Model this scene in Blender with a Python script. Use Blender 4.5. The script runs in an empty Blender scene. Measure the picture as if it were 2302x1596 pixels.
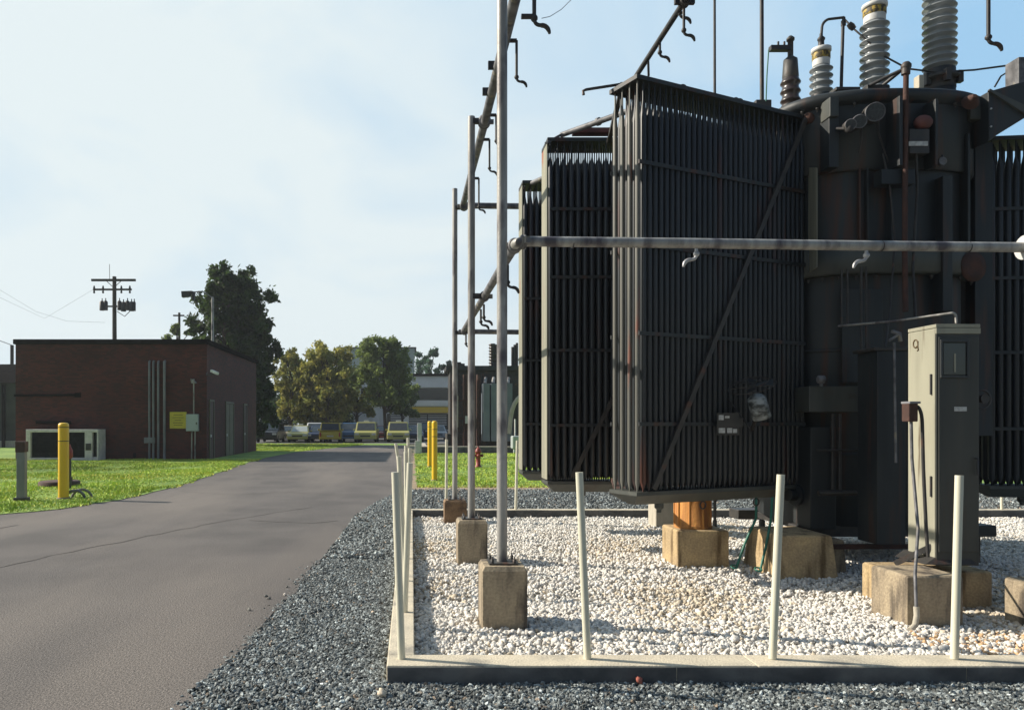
import bpy, math, random
import numpy as np
from mathutils import Vector, Matrix
random.seed(7)
rng = np.random.default_rng(11)
sc = bpy.context.scene
COL = sc.collection
R = math.radians

# ------------------------------------------------------------------ camera
F = 1700.0; CX = 925.0; CY = 953.0; CAMZ = 1.6        # measured on a 2302 x 1596 copy of the photograph
cd = bpy.data.cameras.new('camera')
cam = bpy.data.objects.new('camera', cd); COL.objects.link(cam)
cam.location = (0, 0, CAMZ); cam.rotation_euler = (R(90), 0, 0)
cd.sensor_width = 36; cd.lens = F / 2302 * 36
cd.shift_x = (1151 - CX) / 2302; cd.shift_y = (CY - 798) / 2302
cd.clip_start = 0.05; cd.clip_end = 3000
sc.camera = cam

# ------------------------------------------------------------------ light
EL, AZ = 33.0, 14.0            # sun height, and how far behind the left side it stands
SUN_DIR = Vector((-math.cos(R(AZ)) * math.cos(R(EL)), math.sin(R(AZ)) * math.cos(R(EL)), math.sin(R(EL))))
ld = bpy.data.lights.new('sun', 'SUN'); ld.energy = 5.0; ld.angle = R(0.6); ld.color = (1.0, 0.905, 0.77)
sun = bpy.data.objects.new('sun', ld); COL.objects.link(sun)
sun.rotation_euler = (-SUN_DIR).to_track_quat('-Z', 'Y').to_euler()
wd = bpy.data.worlds.new('World'); sc.world = wd; wd.use_nodes = True
nt = wd.node_tree; nt.nodes.clear()
wo = nt.nodes.new('ShaderNodeOutputWorld'); bg = nt.nodes.new('ShaderNodeBackground')
sky = nt.nodes.new('ShaderNodeTexSky'); sky.sky_type = 'NISHITA'; sky.sun_disc = False
sky.sun_elevation = R(EL); sky.sun_rotation = math.atan2(SUN_DIR.x, SUN_DIR.y)
sky.air_density = 1.0; sky.dust_density = 1.3; sky.ozone_density = 1.6; sky.altitude = 30
tc = nt.nodes.new('ShaderNodeTexCoord')
def wdot(v, a, b):              # smooth 0..1 factor of how near the sky direction lies to v
    d = nt.nodes.new('ShaderNodeVectorMath'); d.operation = 'DOT_PRODUCT'; d.inputs[1].default_value = v
    nt.links.new(tc.outputs['Generated'], d.inputs[0])
    r = nt.nodes.new('ShaderNodeMapRange'); r.interpolation_type = 'SMOOTHSTEP'; r.inputs[1].default_value = a; r.inputs[2].default_value = b
    nt.links.new(d.outputs['Value'], r.inputs[0]); return r.outputs[0]
# thin summer haze: a bright veil ahead of the camera, the sky behind kept dim to leave front faces dark, whitest low in the north-west, with faint wisps
mp = nt.nodes.new('ShaderNodeMapping'); mp.inputs['Scale'].default_value = (1.0, 1.0, 2.2); mp.inputs['Rotation'].default_value = (0.1, 0.25, 0.4)
n1 = nt.nodes.new('ShaderNodeTexNoise'); n1.inputs['Scale'].default_value = 2.6; n1.inputs['Detail'].default_value = 7
n1.inputs['Roughness'].default_value = 0.5; n1.inputs['Distortion'].default_value = 0.5
nt.links.new(tc.outputs['Generated'], mp.inputs[0]); nt.links.new(mp.outputs[0], n1.inputs[0])
wn = nt.nodes.new('ShaderNodeMapRange'); wn.inputs[1].default_value = .35; wn.inputs[2].default_value = .75; wn.inputs[3].default_value = -.20; wn.inputs[4].default_value = .46
nt.links.new(n1.outputs['Fac'], wn.inputs[0])
wadd = nt.nodes.new('ShaderNodeMath'); wadd.use_clamp = True
nt.links.new(wdot((-.85, .45, -.28), -.36, .62), wadd.inputs[0]); nt.links.new(wn.outputs[0], wadd.inputs[1])
hz = nt.nodes.new('ShaderNodeMixRGB'); hz.inputs[1].default_value = (4.4, 7.5, 10.6, 1); hz.inputs[2].default_value = (9.7, 10.8, 11.1, 1)
nt.links.new(wadd.outputs[0], hz.inputs[0])
mx = nt.nodes.new('ShaderNodeMixRGB'); nt.links.new(wdot((-.45, .89, 0), -.35, .30), mx.inputs[0])
nt.links.new(sky.outputs[0], mx.inputs[1]); nt.links.new(hz.outputs[0], mx.inputs[2]); nt.links.new(mx.outputs[0], bg.inputs[0])
bg.inputs[1].default_value = 0.062
nt.links.new(bg.outputs[0], wo.inputs[0])
sc.view_settings.view_transform = 'Standard'; sc.view_settings.look = 'None'
sc.view_settings.exposure = 0.40; sc.view_settings.gamma = 1.0

def P(x, y, Y):                # the point at depth Y seen at pixel x, y of the 2302-wide copy
    return Vector(((x - CX) / F * Y, Y, CAMZ - (y - CY) / F * Y))

# ------------------------------------------------------------------ materials
def L(r, g, b):                # sRGB 0-255 to linear
    f = lambda c: (c / 255 / 12.92) if c < 10.3 else ((c / 255 + .055) / 1.055) ** 2.4
    return (f(r), f(g), f(b), 1)
def mat(name, c1, c2=None, scale=3.0, rough=.8, metal=0.0, bump=0.0, bscale=20.0, stretch=(1, 1, 1), c3=None, s3=1.0,
        t3=(.58, .7), st3=(1, 1, 1), lo=.35, hi=.65, spec=.5, attr=None, detail=6, speck=None):
    m = bpy.data.materials.new(name); m.use_nodes = True
    t = m.node_tree; N = t.nodes; K = t.links
    b = N['Principled BSDF']; b.inputs['Roughness'].default_value = rough; b.inputs['Metallic'].default_value = metal
    b.inputs['Specular IOR Level'].default_value = spec
    c1 = tuple(c1[:3]) + (1,); c2 = tuple((c2 or c1)[:3]) + (1,)
    co = N.new('ShaderNodeTexCoord')
    def noise(s, st, d=detail):
        q = N.new('ShaderNodeMapping'); q.inputs['Scale'].default_value = st
        n = N.new('ShaderNodeTexNoise'); n.inputs['Scale'].default_value = s; n.inputs['Detail'].default_value = d
        K.new(co.outputs['Object'], q.inputs[0]); K.new(q.outputs[0], n.inputs[0]); return n
    n = noise(scale, stretch)
    r = N.new('ShaderNodeValToRGB'); r.color_ramp.elements[0].position = lo; r.color_ramp.elements[1].position = hi
    r.color_ramp.elements[0].color = c1; r.color_ramp.elements[1].color = c2
    K.new(n.outputs['Fac'], r.inputs[0]); out = r.outputs[0]
    if c3:
        n3 = noise(s3, st3)
        r3 = N.new('ShaderNodeMapRange'); r3.inputs[1].default_value = t3[0]; r3.inputs[2].default_value = t3[1]
        K.new(n3.outputs['Fac'], r3.inputs[0])
        x = N.new('ShaderNodeMixRGB'); x.inputs[2].default_value = tuple(c3[:3]) + (1,)
        K.new(r3.outputs[0], x.inputs[0]); K.new(out, x.inputs[1]); out = x.outputs[0]
    if speck:                      # fine grain: (scale, low, high)
        ns = noise(speck[0], (1, 1, 1), 3); rs = N.new('ShaderNodeMapRange'); rs.inputs[1].default_value = .3; rs.inputs[2].default_value = .7
        rs.inputs[3].default_value = speck[1]; rs.inputs[4].default_value = speck[2]; K.new(ns.outputs['Fac'], rs.inputs[0])
        x = N.new('ShaderNodeMixRGB'); x.blend_type = 'MULTIPLY'; x.inputs[0].default_value = 1
        K.new(out, x.inputs[1]); K.new(rs.outputs[0], x.inputs[2]); out = x.outputs[0]
    if attr:
        a = N.new('ShaderNodeAttribute'); a.attribute_name = attr
        x = N.new('ShaderNodeMixRGB'); x.blend_type = 'MULTIPLY'; x.inputs[0].default_value = 1
        K.new(out, x.inputs[1]); K.new(a.outputs['Color'], x.inputs[2]); out = x.outputs[0]
    K.new(out, b.inputs['Base Color'])
    if bump:
        nb = noise(bscale, (1, 1, 1), 4)
        bp = N.new('ShaderNodeBump'); bp.inputs['Strength'].default_value = bump; bp.inputs['Distance'].default_value = .02
        K.new(nb.outputs['Fac'], bp.inputs['Height']); K.new(bp.outputs[0], b.inputs['Normal'])
    return m
def glass(name, c, rough=.08):
    m = mat(name, c, rough=rough, spec=.8); return m
def leafmat(name, c1, c2, tr=.5):
    m = mat(name, c1, c2, scale=.9, rough=.6, attr='tint', spec=.3)
    t = m.node_tree; b = t.nodes['Principled BSDF']; o = t.nodes['Material Output']
    d = t.nodes.new('ShaderNodeBsdfTranslucent'); x = t.nodes.new('ShaderNodeMixShader'); x.inputs[0].default_value = tr
    src = b.inputs['Base Color'].links[0].from_socket
    t.links.new(src, d.inputs[0]); t.links.new(b.outputs[0], x.inputs[1]); t.links.new(d.outputs[0], x.inputs[2])
    t.links.new(x.outputs[0], o.inputs[0]); return m
def brickmat(name, b1, b2, mortar):
    m = bpy.data.materials.new(name); m.use_nodes = True
    t = m.node_tree; N = t.nodes; K = t.links; b = N['Principled BSDF']; b.inputs['Roughness'].default_value = .9
    co = N.new('ShaderNodeTexCoord'); s = N.new('ShaderNodeSeparateXYZ'); a = N.new('ShaderNodeMath'); c = N.new('ShaderNodeCombineXYZ')
    K.new(co.outputs['Object'], s.inputs[0]); K.new(s.outputs[0], a.inputs[0]); K.new(s.outputs[1], a.inputs[1])
    K.new(a.outputs[0], c.inputs[0]); K.new(s.outputs[2], c.inputs[1])
    br = N.new('ShaderNodeTexBrick'); br.inputs['Scale'].default_value = 1; br.inputs['Brick Width'].default_value = .22
    br.inputs['Row Height'].default_value = .075; br.inputs['Mortar Size'].default_value = .006
    br.inputs['Color1'].default_value = b1; br.inputs['Color2'].default_value = b2; br.inputs['Mortar'].default_value = mortar
    K.new(c.outputs[0], br.inputs[0])
    n = N.new('ShaderNodeTexNoise'); n.inputs['Scale'].default_value = .6; n.inputs['Detail'].default_value = 6; K.new(co.outputs['Object'], n.inputs[0])
    r = N.new('ShaderNodeMapRange'); r.inputs[1].default_value = .3; r.inputs[2].default_value = .7; r.inputs[3].default_value = .7; r.inputs[4].default_value = 1.2
    K.new(n.outputs['Fac'], r.inputs[0])
    x = N.new('ShaderNodeMixRGB'); x.blend_type = 'MULTIPLY'; x.inputs[0].default_value = 1
    K.new(br.outputs[0], x.inputs[1]); K.new(r.outputs[0], x.inputs[2]); K.new(x.outputs[0], b.inputs['Base Color'])
    bp = N.new('ShaderNodeBump'); bp.inputs['Strength'].default_value = .4; bp.inputs['Distance'].default_value = .01
    K.new(br.outputs['Fac'], bp.inputs['Height']); bp.invert = True; K.new(bp.outputs[0], b.inputs['Normal'])
    return m

M = {}
M['paint'] = mat('transformer_paint', (.015, .020, .024), (.034, .039, .040), 2.2, .55, bump=.15, bscale=9, stretch=(1, 1, .25),
                 c3=(.065, .032, .022), s3=2.5, t3=(.54, .68), st3=(2.5, 2.5, .25))
M['tube'] = mat('radiator_paint', (.017, .022, .028), (.034, .040, .046), 1.6, .42, stretch=(1.5, 1.5, .3),
                c3=(.085, .032, .022), s3=1.1, t3=(.59, .68), st3=(3, 3, .35))
M['steel_dark'] = mat('dark_steel', (.03, .03, .03), (.055, .05, .045), 6, .55, bump=.2, c3=(.12, .05, .03), s3=4, t3=(.6, .72))
M['rust'] = mat('rusty_steel', (.085, .038, .027), (.05, .028, .024), 8, .85, bump=.3, bscale=40)
M['rustpost'] = mat('orange_rust', (.58, .27, .07), (.30, .12, .04), 5, .85, bump=.3, bscale=30, stretch=(3, 3, .3))
M['redlead'] = mat('red_primer', (.17, .055, .045), (.11, .045, .04), 6, .7)
M['galv'] = mat('galvanised_pipe', (.42, .41, .385), (.24, .235, .22), 4, .5, .25, bump=.1, bscale=50, stretch=(3, 3, .35),
                c3=(.09, .08, .09), s3=2.6, t3=(.50, .64), st3=(2, 2, .8))
M['galvdark'] = mat('weathered_pipe', (.20, .20, .21), (.08, .08, .085), 9, .6, .25, bump=.15, bscale=50, c3=(.30, .27, .2), s3=5)
M['black'] = mat('black_pipe', (.022, .022, .024), (.045, .042, .04), 9, .55, c3=(.09, .05, .035), s3=6)
M['silver'] = mat('silver_fitting', (.6, .6, .6), (.35, .35, .36), 12, .4, .6)
M['porc'] = mat('grey_porcelain', (.30, .32, .33), (.22, .24, .25), 3, .25, spec=.7)
M['porcdark'] = mat('brown_porcelain', (.025, .016, .014), (.04, .027, .022), 4, .3, spec=.7)
M['white'] = mat('white_enamel', (.7, .7, .68), (.55, .55, .53), 8, .5)
M['yellowband'] = mat('yellow_band', (.38, .27, .05), (.05, .04, .02), 22, .6, lo=.46, hi=.54)
M['conc'] = mat('weathered_concrete', (.38, .31, .21), (.24, .195, .14), 4, .95, bump=.35, bscale=45, stretch=(2, 2, .45),
                c3=(.085, .07, .055), s3=3.0, t3=(.50, .66), st3=(3, 3, .5), speck=(45, .8, 1.2))
M['conclight'] = mat('pale_concrete', (.50, .46, .38), (.38, .35, .28), 5, .95, bump=.25, bscale=60, stretch=(2, 2, .5))
M['concorange'] = mat('rust_stained_concrete', (.50, .37, .20), (.36, .27, .16), 4, .95, bump=.3, bscale=45,
                      c3=(.15, .10, .05), s3=3, t3=(.52, .7), st3=(3, 3, .4), speck=(45, .8, 1.2))
M['concbrown'] = mat('brown_stained_concrete', (.25, .16, .09), (.12, .075, .045), 3, .95, bump=.3, bscale=45, c3=(.06, .045, .035), s3=3, t3=(.5, .66), speck=(45, .8, 1.2))
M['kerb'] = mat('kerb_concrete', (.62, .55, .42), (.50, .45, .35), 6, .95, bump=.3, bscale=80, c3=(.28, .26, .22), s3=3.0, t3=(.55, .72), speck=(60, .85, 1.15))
M['kerbface'] = mat('dark_kerb_concrete', (.070, .072, .074), (.15, .15, .147), 4, .9, bump=.3, bscale=60, stretch=(1, 1, 1.5), c3=(.17, .16, .15), s3=3, t3=(.62, .8))  # plain dark concrete for the upright kerb faces
M['sunlitpaint'] = mat('sunlit_pale_paint', (.29, .28, .21), (.20, .20, .16), 2.5, .7, stretch=(3, 3, .25), c3=(.30, .10, .05), s3=1.3, t3=(.66, .74), st3=(3, 3, .5))  # sunlight painted into the base colour of sun-facing plates, with rust streaks
M['sunlittube'] = mat('sunlit_radiator_paint', (.15, .148, .125), (.10, .10, .09), 2, .5, stretch=(3, 3, .3), c3=(.22, .07, .04), s3=1.3, t3=(.60, .68), st3=(4, 4, .5))  # radiator paint, lightened to carry the sun on the end tubes, plus rust
M['motor'] = mat('dirty_motor_paint', (.30, .33, .33), (.04, .045, .045), 9, .5, stretch=(1, 1, 2), lo=.42, hi=.6)
M['cabshaded'] = mat('shaded_dirty_cabinet_front', (.042, .045, .042), (.065, .066, .056), 2.5, .5, stretch=(2, 2, .25), c3=(.07, .05, .035), s3=3, t3=(.58, .75), st3=(4, 4, .35))  # shade painted into the cabinet front colour, with brown dirt streaks
M['pvc'] = mat('cream_pvc', (.72, .70, .55), (.62, .60, .48), 3, .45, stretch=(1, 1, .3))
M['yellow'] = mat('yellow_sleeve', (.90, .56, .02), (.82, .47, .02), 3, .4, stretch=(1, 1, .3))
M['line'] = mat('dark_band', (.10, .06, .02), rough=.6)
M['cab'] = mat('sunlit_cabinet_paint', (.29, .285, .22), (.38, .37, .285), 2.5, .55, bump=.1, bscale=12, stretch=(2, 2, .25),
               c3=(.10, .07, .045), s3=3, t3=(.62, .75), st3=(4, 4, .35))  # body tone brightened to carry the sunlit side, with brown streaks
M['cabdark'] = mat('cabinet_dark', (.03, .034, .038), (.045, .05, .05), 4, .35)
M['cabmid'] = mat('olive_grey_paint', (.048, .054, .05), (.075, .08, .07), 2.5, .55, stretch=(2, 2, .5), c3=(.06, .04, .03), s3=3, t3=(.6, .75))
M['green'] = mat('green_hose', (.02, .13, .08), (.03, .18, .13), 8, .45)
M['brick'] = brickmat('dark_brick', L(92, 41, 35), L(63, 31, 28), L(62, 47, 42))
M['roofdark'] = mat('roof_fascia', (.009, .008, .008), (.016, .015, .014), 3, 1.0, spec=0)
M['membrane'] = mat('roof_membrane', (.12, .12, .12), (.18, .17, .16), 1, .9)
M['doorolive'] = mat('olive_door', (.13, .12, .075), (.10, .09, .06), 3, .6)
M['sign'] = mat('yellow_sign', (.62, .50, .04), (.52, .42, .04), 3, .5)
M['greybox'] = mat('pale_grey_box', (.42, .47, .47), (.35, .40, .40), 3, .5)
M['acframe'] = mat('pale_frame', (.68, .62, .64), (.52, .48, .50), 5, .6)
M['acgrille'] = mat('dark_grille', (.010, .013, .014), (.022, .028, .028), 7, .9, spec=.1)
M['greypost'] = mat('grey_steel_post', (.22, .22, .24), (.15, .15, .17), 5, .6, stretch=(1, 1, .3))
M['redbrown'] = mat('red_brown_paint', (.07, .03, .025), (.05, .025, .022), 8, .6)
M['hydrant'] = mat('hydrant_red', (.30, .035, .02), (.18, .03, .02), 6, .5)
M['wood'] = mat('creosote_wood', (.035, .028, .022), (.06, .05, .04), 5, .9, stretch=(3, 3, .2))
M['bark'] = mat('bark', (.07, .05, .038), (.035, .028, .022), 4, .95, bump=.4, bscale=12, stretch=(2, 2, .3))
M['asphalt'] = mat('asphalt', L(97, 92, 89), L(82, 78, 76), .8, .88, bump=.6, bscale=90, c3=L(112, 105, 99), s3=.5, t3=(.46, .66), st3=(1, .22, 1), speck=(70, .42, 1.58), detail=9)
M['seam'] = mat('tar_seam', L(74, 70, 67), L(92, 87, 83), 6, .9)
M['soil'] = mat('grey_grit', (.07, .075, .08), (.12, .12, .125), 30, .95, bump=.6, bscale=60)
M['grit'] = mat('pale_grit', (.30, .28, .24), (.40, .37, .32), 20, .95, bump=.6, bscale=60)
M['dirt'] = mat('tan_dirt', (.26, .19, .12), (.34, .26, .17), 3, .95, bump=.5, bscale=30)
M['lawn'] = mat('lawn', (.10, .20, .025), (.20, .31, .05), 1.3, .9, bump=.9, bscale=25, speck=(14, .6, 1.35), c3=(.24, .36, .055), s3=.5, t3=(.45, .7))
M['field'] = mat('far_ground', (.10, .11, .06), (.14, .13, .09), .05, .95)
M['lot'] = mat('parking_asphalt', (.09, .09, .09), (.12, .12, .115), .4, .95)
M['blade'] = mat('grass_blades', (.33, .46, .06), (.46, .56, .09), .8, .7, attr='tint', spec=.2)
M['wstone'] = mat('white_stone', (.80, .78, .74), (.66, .64, .60), 30, .9, attr='tint', bump=.3, bscale=120, spec=.2)
M['dstone'] = mat('dark_crushed_stone', (.115, .124, .120), (.235, .245, .235), 25, .75, attr='tint', bump=.3, bscale=120)
M['leafdark'] = leafmat('dark_leaves', (.028, .055, .014), (.055, .09, .022))
M['leafmid'] = leafmat('mid_green_leaves', (.13, .18, .05), (.19, .24, .07))
M['leafyellow'] = leafmat('yellow_green_leaves', (.34, .30, .07), (.22, .25, .06))
M['leafcool'] = leafmat('cool_green_leaves', (.04, .09, .05), (.06, .12, .065))
M['cladwhite'] = mat('pale_cladding', (.78, .80, .78), (.70, .72, .71), .5, .7)
M['cladgreen'] = mat('grey_green_cladding', (.30, .38, .38), (.35, .42, .42), .3, .8)
M['cladyellow'] = mat('yellow_cladding', (.65, .45, .04), rough=.6)
M['darkglass'] = glass('dark_window_glass', (.02, .025, .03))
M['louvre'] = mat('louvre_metal', (.50, .52, .52), rough=.6)
M['greywall'] = mat('grey_wall', (.05, .054, .054), (.07, .074, .072), 1, .9, spec=.2)
M['tyre'] = mat('tyre_rubber', (.02, .02, .02), rough=.9)
M['rim'] = mat('wheel_rim', (.4, .4, .4), rough=.4, metal=.6)
M['lampred'] = mat('red_lens', (.30, .02, .02), rough=.3)
M['lampwhite'] = mat('clear_lens', (.55, .55, .55), rough=.2)
M['paleradiator'] = mat('pale_blue_grey_paint', (.12, .145, .18), (.17, .20, .23), 1, .6)
M['label'] = mat('label_white', (.55, .56, .54), (.35, .36, .35), 30, .6)
M['terracotta'] = mat('red_scrap', (.45, .13, .09), (.35, .12, .09), 20, .8)
M['glasspale'] = mat('gauge_face', (.05, .055, .06), (.025, .027, .03), 40, .3)

# ------------------------------------------------------------------ mesh builder
class MB:
    def __init__(s): s.v = []; s.f = []; s.sm = []
    def add(s, vs, fs, smooth=False):
        o = len(s.v); s.v += [tuple(v) for v in vs]
        for f in fs: s.f.append(tuple(i + o for i in f)); s.sm.append(smooth)
        return s
    def box(s, a, b):
        x0, y0, z0 = [min(p, q) for p, q in zip(a, b)]; x1, y1, z1 = [max(p, q) for p, q in zip(a, b)]
        return s.add([(x0, y0, z0), (x1, y0, z0), (x1, y1, z0), (x0, y1, z0), (x0, y0, z1), (x1, y0, z1), (x1, y1, z1), (x0, y1, z1)],
                     [(0, 3, 2, 1), (4, 5, 6, 7), (0, 1, 5, 4), (1, 2, 6, 5), (2, 3, 7, 6), (3, 0, 4, 7)])
    def rings(s, rings, smooth=True, cap=True):      # rings: lists of equal length
        n = len(rings[0]); vs = [p for r in rings for p in r]; fs = []
        for k in range(len(rings) - 1):
            for i in range(n):
                j = (i + 1) % n; fs.append((k * n + i, k * n + j, (k + 1) * n + j, (k + 1) * n + i))
        s.add(vs, fs, smooth)
        if cap:
            s.add(rings[0], [tuple(reversed(range(n)))]); s.add(rings[-1], [tuple(range(n))])
        return s
    def tube(s, pts, r, n=10, cap=True):
        pts = [Vector(p) for p in pts]
        rs = r if isinstance(r, (list, tuple)) else [r] * len(pts)
        rings = []; up = None
        for i, p in enumerate(pts):
            d = (pts[min(i + 1, len(pts) - 1)] - pts[max(i - 1, 0)]).normalized()
            if up is None:
                up = Vector((0, 0, 1)) if abs(d.z) < .9 else Vector((1, 0, 0))
            a = d.cross(up).normalized(); b = a.cross(d).normalized(); up = b
            rings.append([p + (a * math.cos(2 * math.pi * k / n) + b * math.sin(2 * math.pi * k / n)) * rs[i] for k in range(n)])
        return s.rings(rings, True, cap)
    def lathe(s, prof, c, axis=(0, 0, 1), n=20):      # prof: (r, h)
        q = Vector(axis).to_track_quat('Z', 'Y'); c = Vector(c)
        return s.rings([[c + q @ Vector((r * math.cos(2 * math.pi * k / n), r * math.sin(2 * math.pi * k / n), h)) for k in range(n)] for r, h in prof], True, True)
    def prism(s, poly, d):                            # poly of 3d points, extruded by vector d
        d = Vector(d); a = [Vector(p) for p in poly]; b = [p + d for p in a]; n = len(a)
        s.add(a + b, [tuple(reversed(range(n))), tuple(range(n, 2 * n))] + [(i, (i + 1) % n, n + (i + 1) % n, n + i) for i in range(n)])
        return s
    def bar(s, p, q, w, h):                           # rectangular bar between two points
        p = Vector(p); q = Vector(q); d = (q - p).normalized()
        up = Vector((0, 0, 1)) if abs(d.z) < .95 else Vector((1, 0, 0))
        a = d.cross(up).normalized() * w / 2; b = a.cross(d).normalized() * h / 2
        return s.add([p - a - b, p + a - b, p + a + b, p - a + b, q - a - b, q + a - b, q + a + b, q - a + b],
                     [(0, 3, 2, 1), (4, 5, 6, 7), (0, 1, 5, 4), (1, 2, 6, 5), (2, 3, 7, 6), (3, 0, 4, 7)])
    def ball(s, c, r, n=12, sq=(1, 1, 1)):
        c = Vector(c); m = n // 2; rings = []
        for k in range(1, m):
            t = math.pi * k / m
            rings.append([c + Vector((r * sq[0] * math.sin(t) * math.cos(2 * math.pi * i / n), r * sq[1] * math.sin(t) * math.sin(2 * math.pi * i / n), -r * sq[2] * math.cos(t))) for i in range(n)])
        return s.rings(rings, True, True)
    def torus(s, c, R_, r, axis=(0, 0, 1), n=20, m=6, a0=0, a1=2 * math.pi):
        q = Vector(axis).to_track_quat('Z', 'Y'); c = Vector(c)
        full = abs(a1 - a0 - 2 * math.pi) < 1e-6
        pts = [c + q @ Vector((R_ * math.cos(a0 + (a1 - a0) * k / n), R_ * math.sin(a0 + (a1 - a0) * k / n), 0)) for k in range(n + 1)]
        return s.tube(pts, r, m, not full)

ROOT = {}
def tag(o, label=None, cat=None, group=None, kind=None):
    if label: o['label'] = label
    if cat: o['category'] = cat
    if group: o['group'] = group
    if kind: o['kind'] = kind
    return o
def thing(name, label, cat, loc=(0, 0, 0), rotz=0, group=None):
    o = bpy.data.objects.new(name, None); COL.objects.link(o); o.empty_display_size = .2
    o.location = loc; o.rotation_euler = (0, 0, rotz)
    ROOT[o.name] = Matrix.Translation(Vector(loc)) @ Matrix.Rotation(rotz, 4, 'Z')
    return tag(o, label, cat, group)
def obj(name, mb, m, parent=None, bevel=0, local=False, label=None):
    me = bpy.data.meshes.new(name)
    me.from_pydata(mb.v, [], mb.f); me.polygons.foreach_set('use_smooth', mb.sm)
    me.materials.append(M[m] if isinstance(m, str) else m)
    o = bpy.data.objects.new(name, me); COL.objects.link(o)
    if parent is not None:
        mat4 = ROOT[parent.name]
        if not local: me.transform(mat4.inverted())
        o.parent = parent; ROOT[o.name] = mat4
    me.update()
    if bevel:
        b = o.modifiers.new('bevel', 'BEVEL'); b.width = bevel; b.segments = 2; b.limit_method = 'ANGLE'
    if label: o['label'] = label
    return o
def solo(name, mb, m, label, cat, group=None, bevel=0, base=(0, 0, 0)):      # a thing that is one mesh, origin at its base
    o = obj(name, mb, m, None, bevel); base = Vector(base)
    o.data.transform(Matrix.Translation(-base)); o.location = base
    return tag(o, label, cat, group)
def struct(name, mb, m, bevel=0):
    return tag(obj(name, mb, m, None, bevel), kind='structure')
def copy_tree(src, loc, rotz, label):
    r = src.copy(); COL.objects.link(r); r.location = loc; r.rotation_euler = (0, 0, rotz); r['label'] = label
    for ch in list(src.children):
        c = ch.copy(); COL.objects.link(c); c.parent = r
        for g in ch.children:
            d = g.copy(); COL.objects.link(d); d.parent = c
    return r
def jitter_poly(pts, step=.25, amp=.04, seed=1):
    rr = random.Random(seed); out = []
    for i in range(len(pts)):
        a = Vector(pts[i]); b = Vector(pts[(i + 1) % len(pts)]); n = max(1, min(220, int((b - a).length / step)))
        for k in range(n):
            q = a.lerp(b, k / n); out.append((q.x + rr.gauss(0, amp), q.y + rr.gauss(0, amp)))
    return out
def sheet(name, poly, z, m, kind='structure', thick=0):
    import mathutils
    me = bpy.data.meshes.new(name)
    tris = mathutils.geometry.tessellate_polygon([[Vector((x, y, 0)) for x, y in poly]])
    fs = []
    for t in tris:
        a, b, c = [Vector(poly[i]) for i in t]
        fs.append(tuple(t) if (b - a).cross(c - a) > 0 else tuple(reversed(t)))
    me.from_pydata([(x, y, z) for x, y in poly], [], fs); me.materials.append(M[m]); me.update()
    o = bpy.data.objects.new(name, me); COL.objects.link(o); o['kind'] = kind
    return o

# ------------------------------------------------------------------ ground
struct('ground', MB().add([(-1500, -200, -.06), (1500, -200, -.06), (1500, 2500, -.06), (-1500, 2500, -.06)], [(0, 1, 2, 3)]), 'field')
road_right = [(-1.35, -3), (-1.33, 3.2), (-1.30, 4.2), (-1.20, 5.5), (-1.08, 8.0), (-1.02, 10.5), (-.98, 13.1), (-.75, 15.2), (-.45, 17.0), (-.05, 18.4), (.10, 21), (.14, 35), (.0, 46), (-.5, 57)]
road_left = [(-3.8, 57), (-5.6, 49), (-6.6, 43), (-6.95, 36), (-6.75, 30), (-6.25, 23), (-6.05, 19.5), (-6.15, 16.5), (-6.6, 14.2), (-7.4, 13.2), (-10, 12.3), (-40, 10.5), (-40, -3)]
road = jitter_poly(road_right + road_left, .18, .018, 3)
sheet('road', road, 0.0, 'asphalt')
lip = MB(); nr = len(road)
lip.add([(x, y, .0) for x, y in road] + [(x, y, -.055) for x, y in road], [(i, i + nr, (i + 1) % nr + nr, (i + 1) % nr) for i in range(nr)])
struct('road_edge', lip, 'seam')
lawn_l = jitter_poly([(-40, 10.4), (-10, 12.2), (-7.4, 13.1), (-6.6, 14.1), (-6.1, 16.4), (-6.0, 19.5), (-6.2, 23), (-6.7, 30), (-6.9, 36), (-6.55, 43), (-5.5, 49), (-3.75, 57), (-.4, 57), (-.2, 61.5), (-60, 61.5)], .4, .03, 5)
sheet('lawn', lawn_l, .012, 'lawn')
lawn_r = jitter_poly([(.16, 19.6), (14, 19.3), (40, 19.3), (40, 41.5), (.2, 41.5), (.17, 35)], .4, .05, 6)
sheet('lawn', lawn_r, .008, 'lawn')
sheet('dirt_strip', jitter_poly([(-.04, 18.2), (14, 18.5), (40, 18.6), (40, 41.5), (.08, 41.5), (.06, 35)], .3, .05, 8), .004, 'dirt')
sheet('gravel_bed', [(-1.6, -3), (40, -3), (40, 4.8), (-.1, 4.8), (-.1, 13.3), (40, 13.3), (40, 18.9), (-.1, 18.9), (-.6, 17.2), (-1.15, 13)], -.034, 'soil')
sheet('gravel_bed', [(.02, 4.9), (16, 4.9), (16, 13.4), (.02, 13.4)], -.050, 'grit')
sheet('parking_lot', [(-80, 61.5), (80, 61.5), (80, 90), (-80, 90)], -.01, 'lot')

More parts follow.
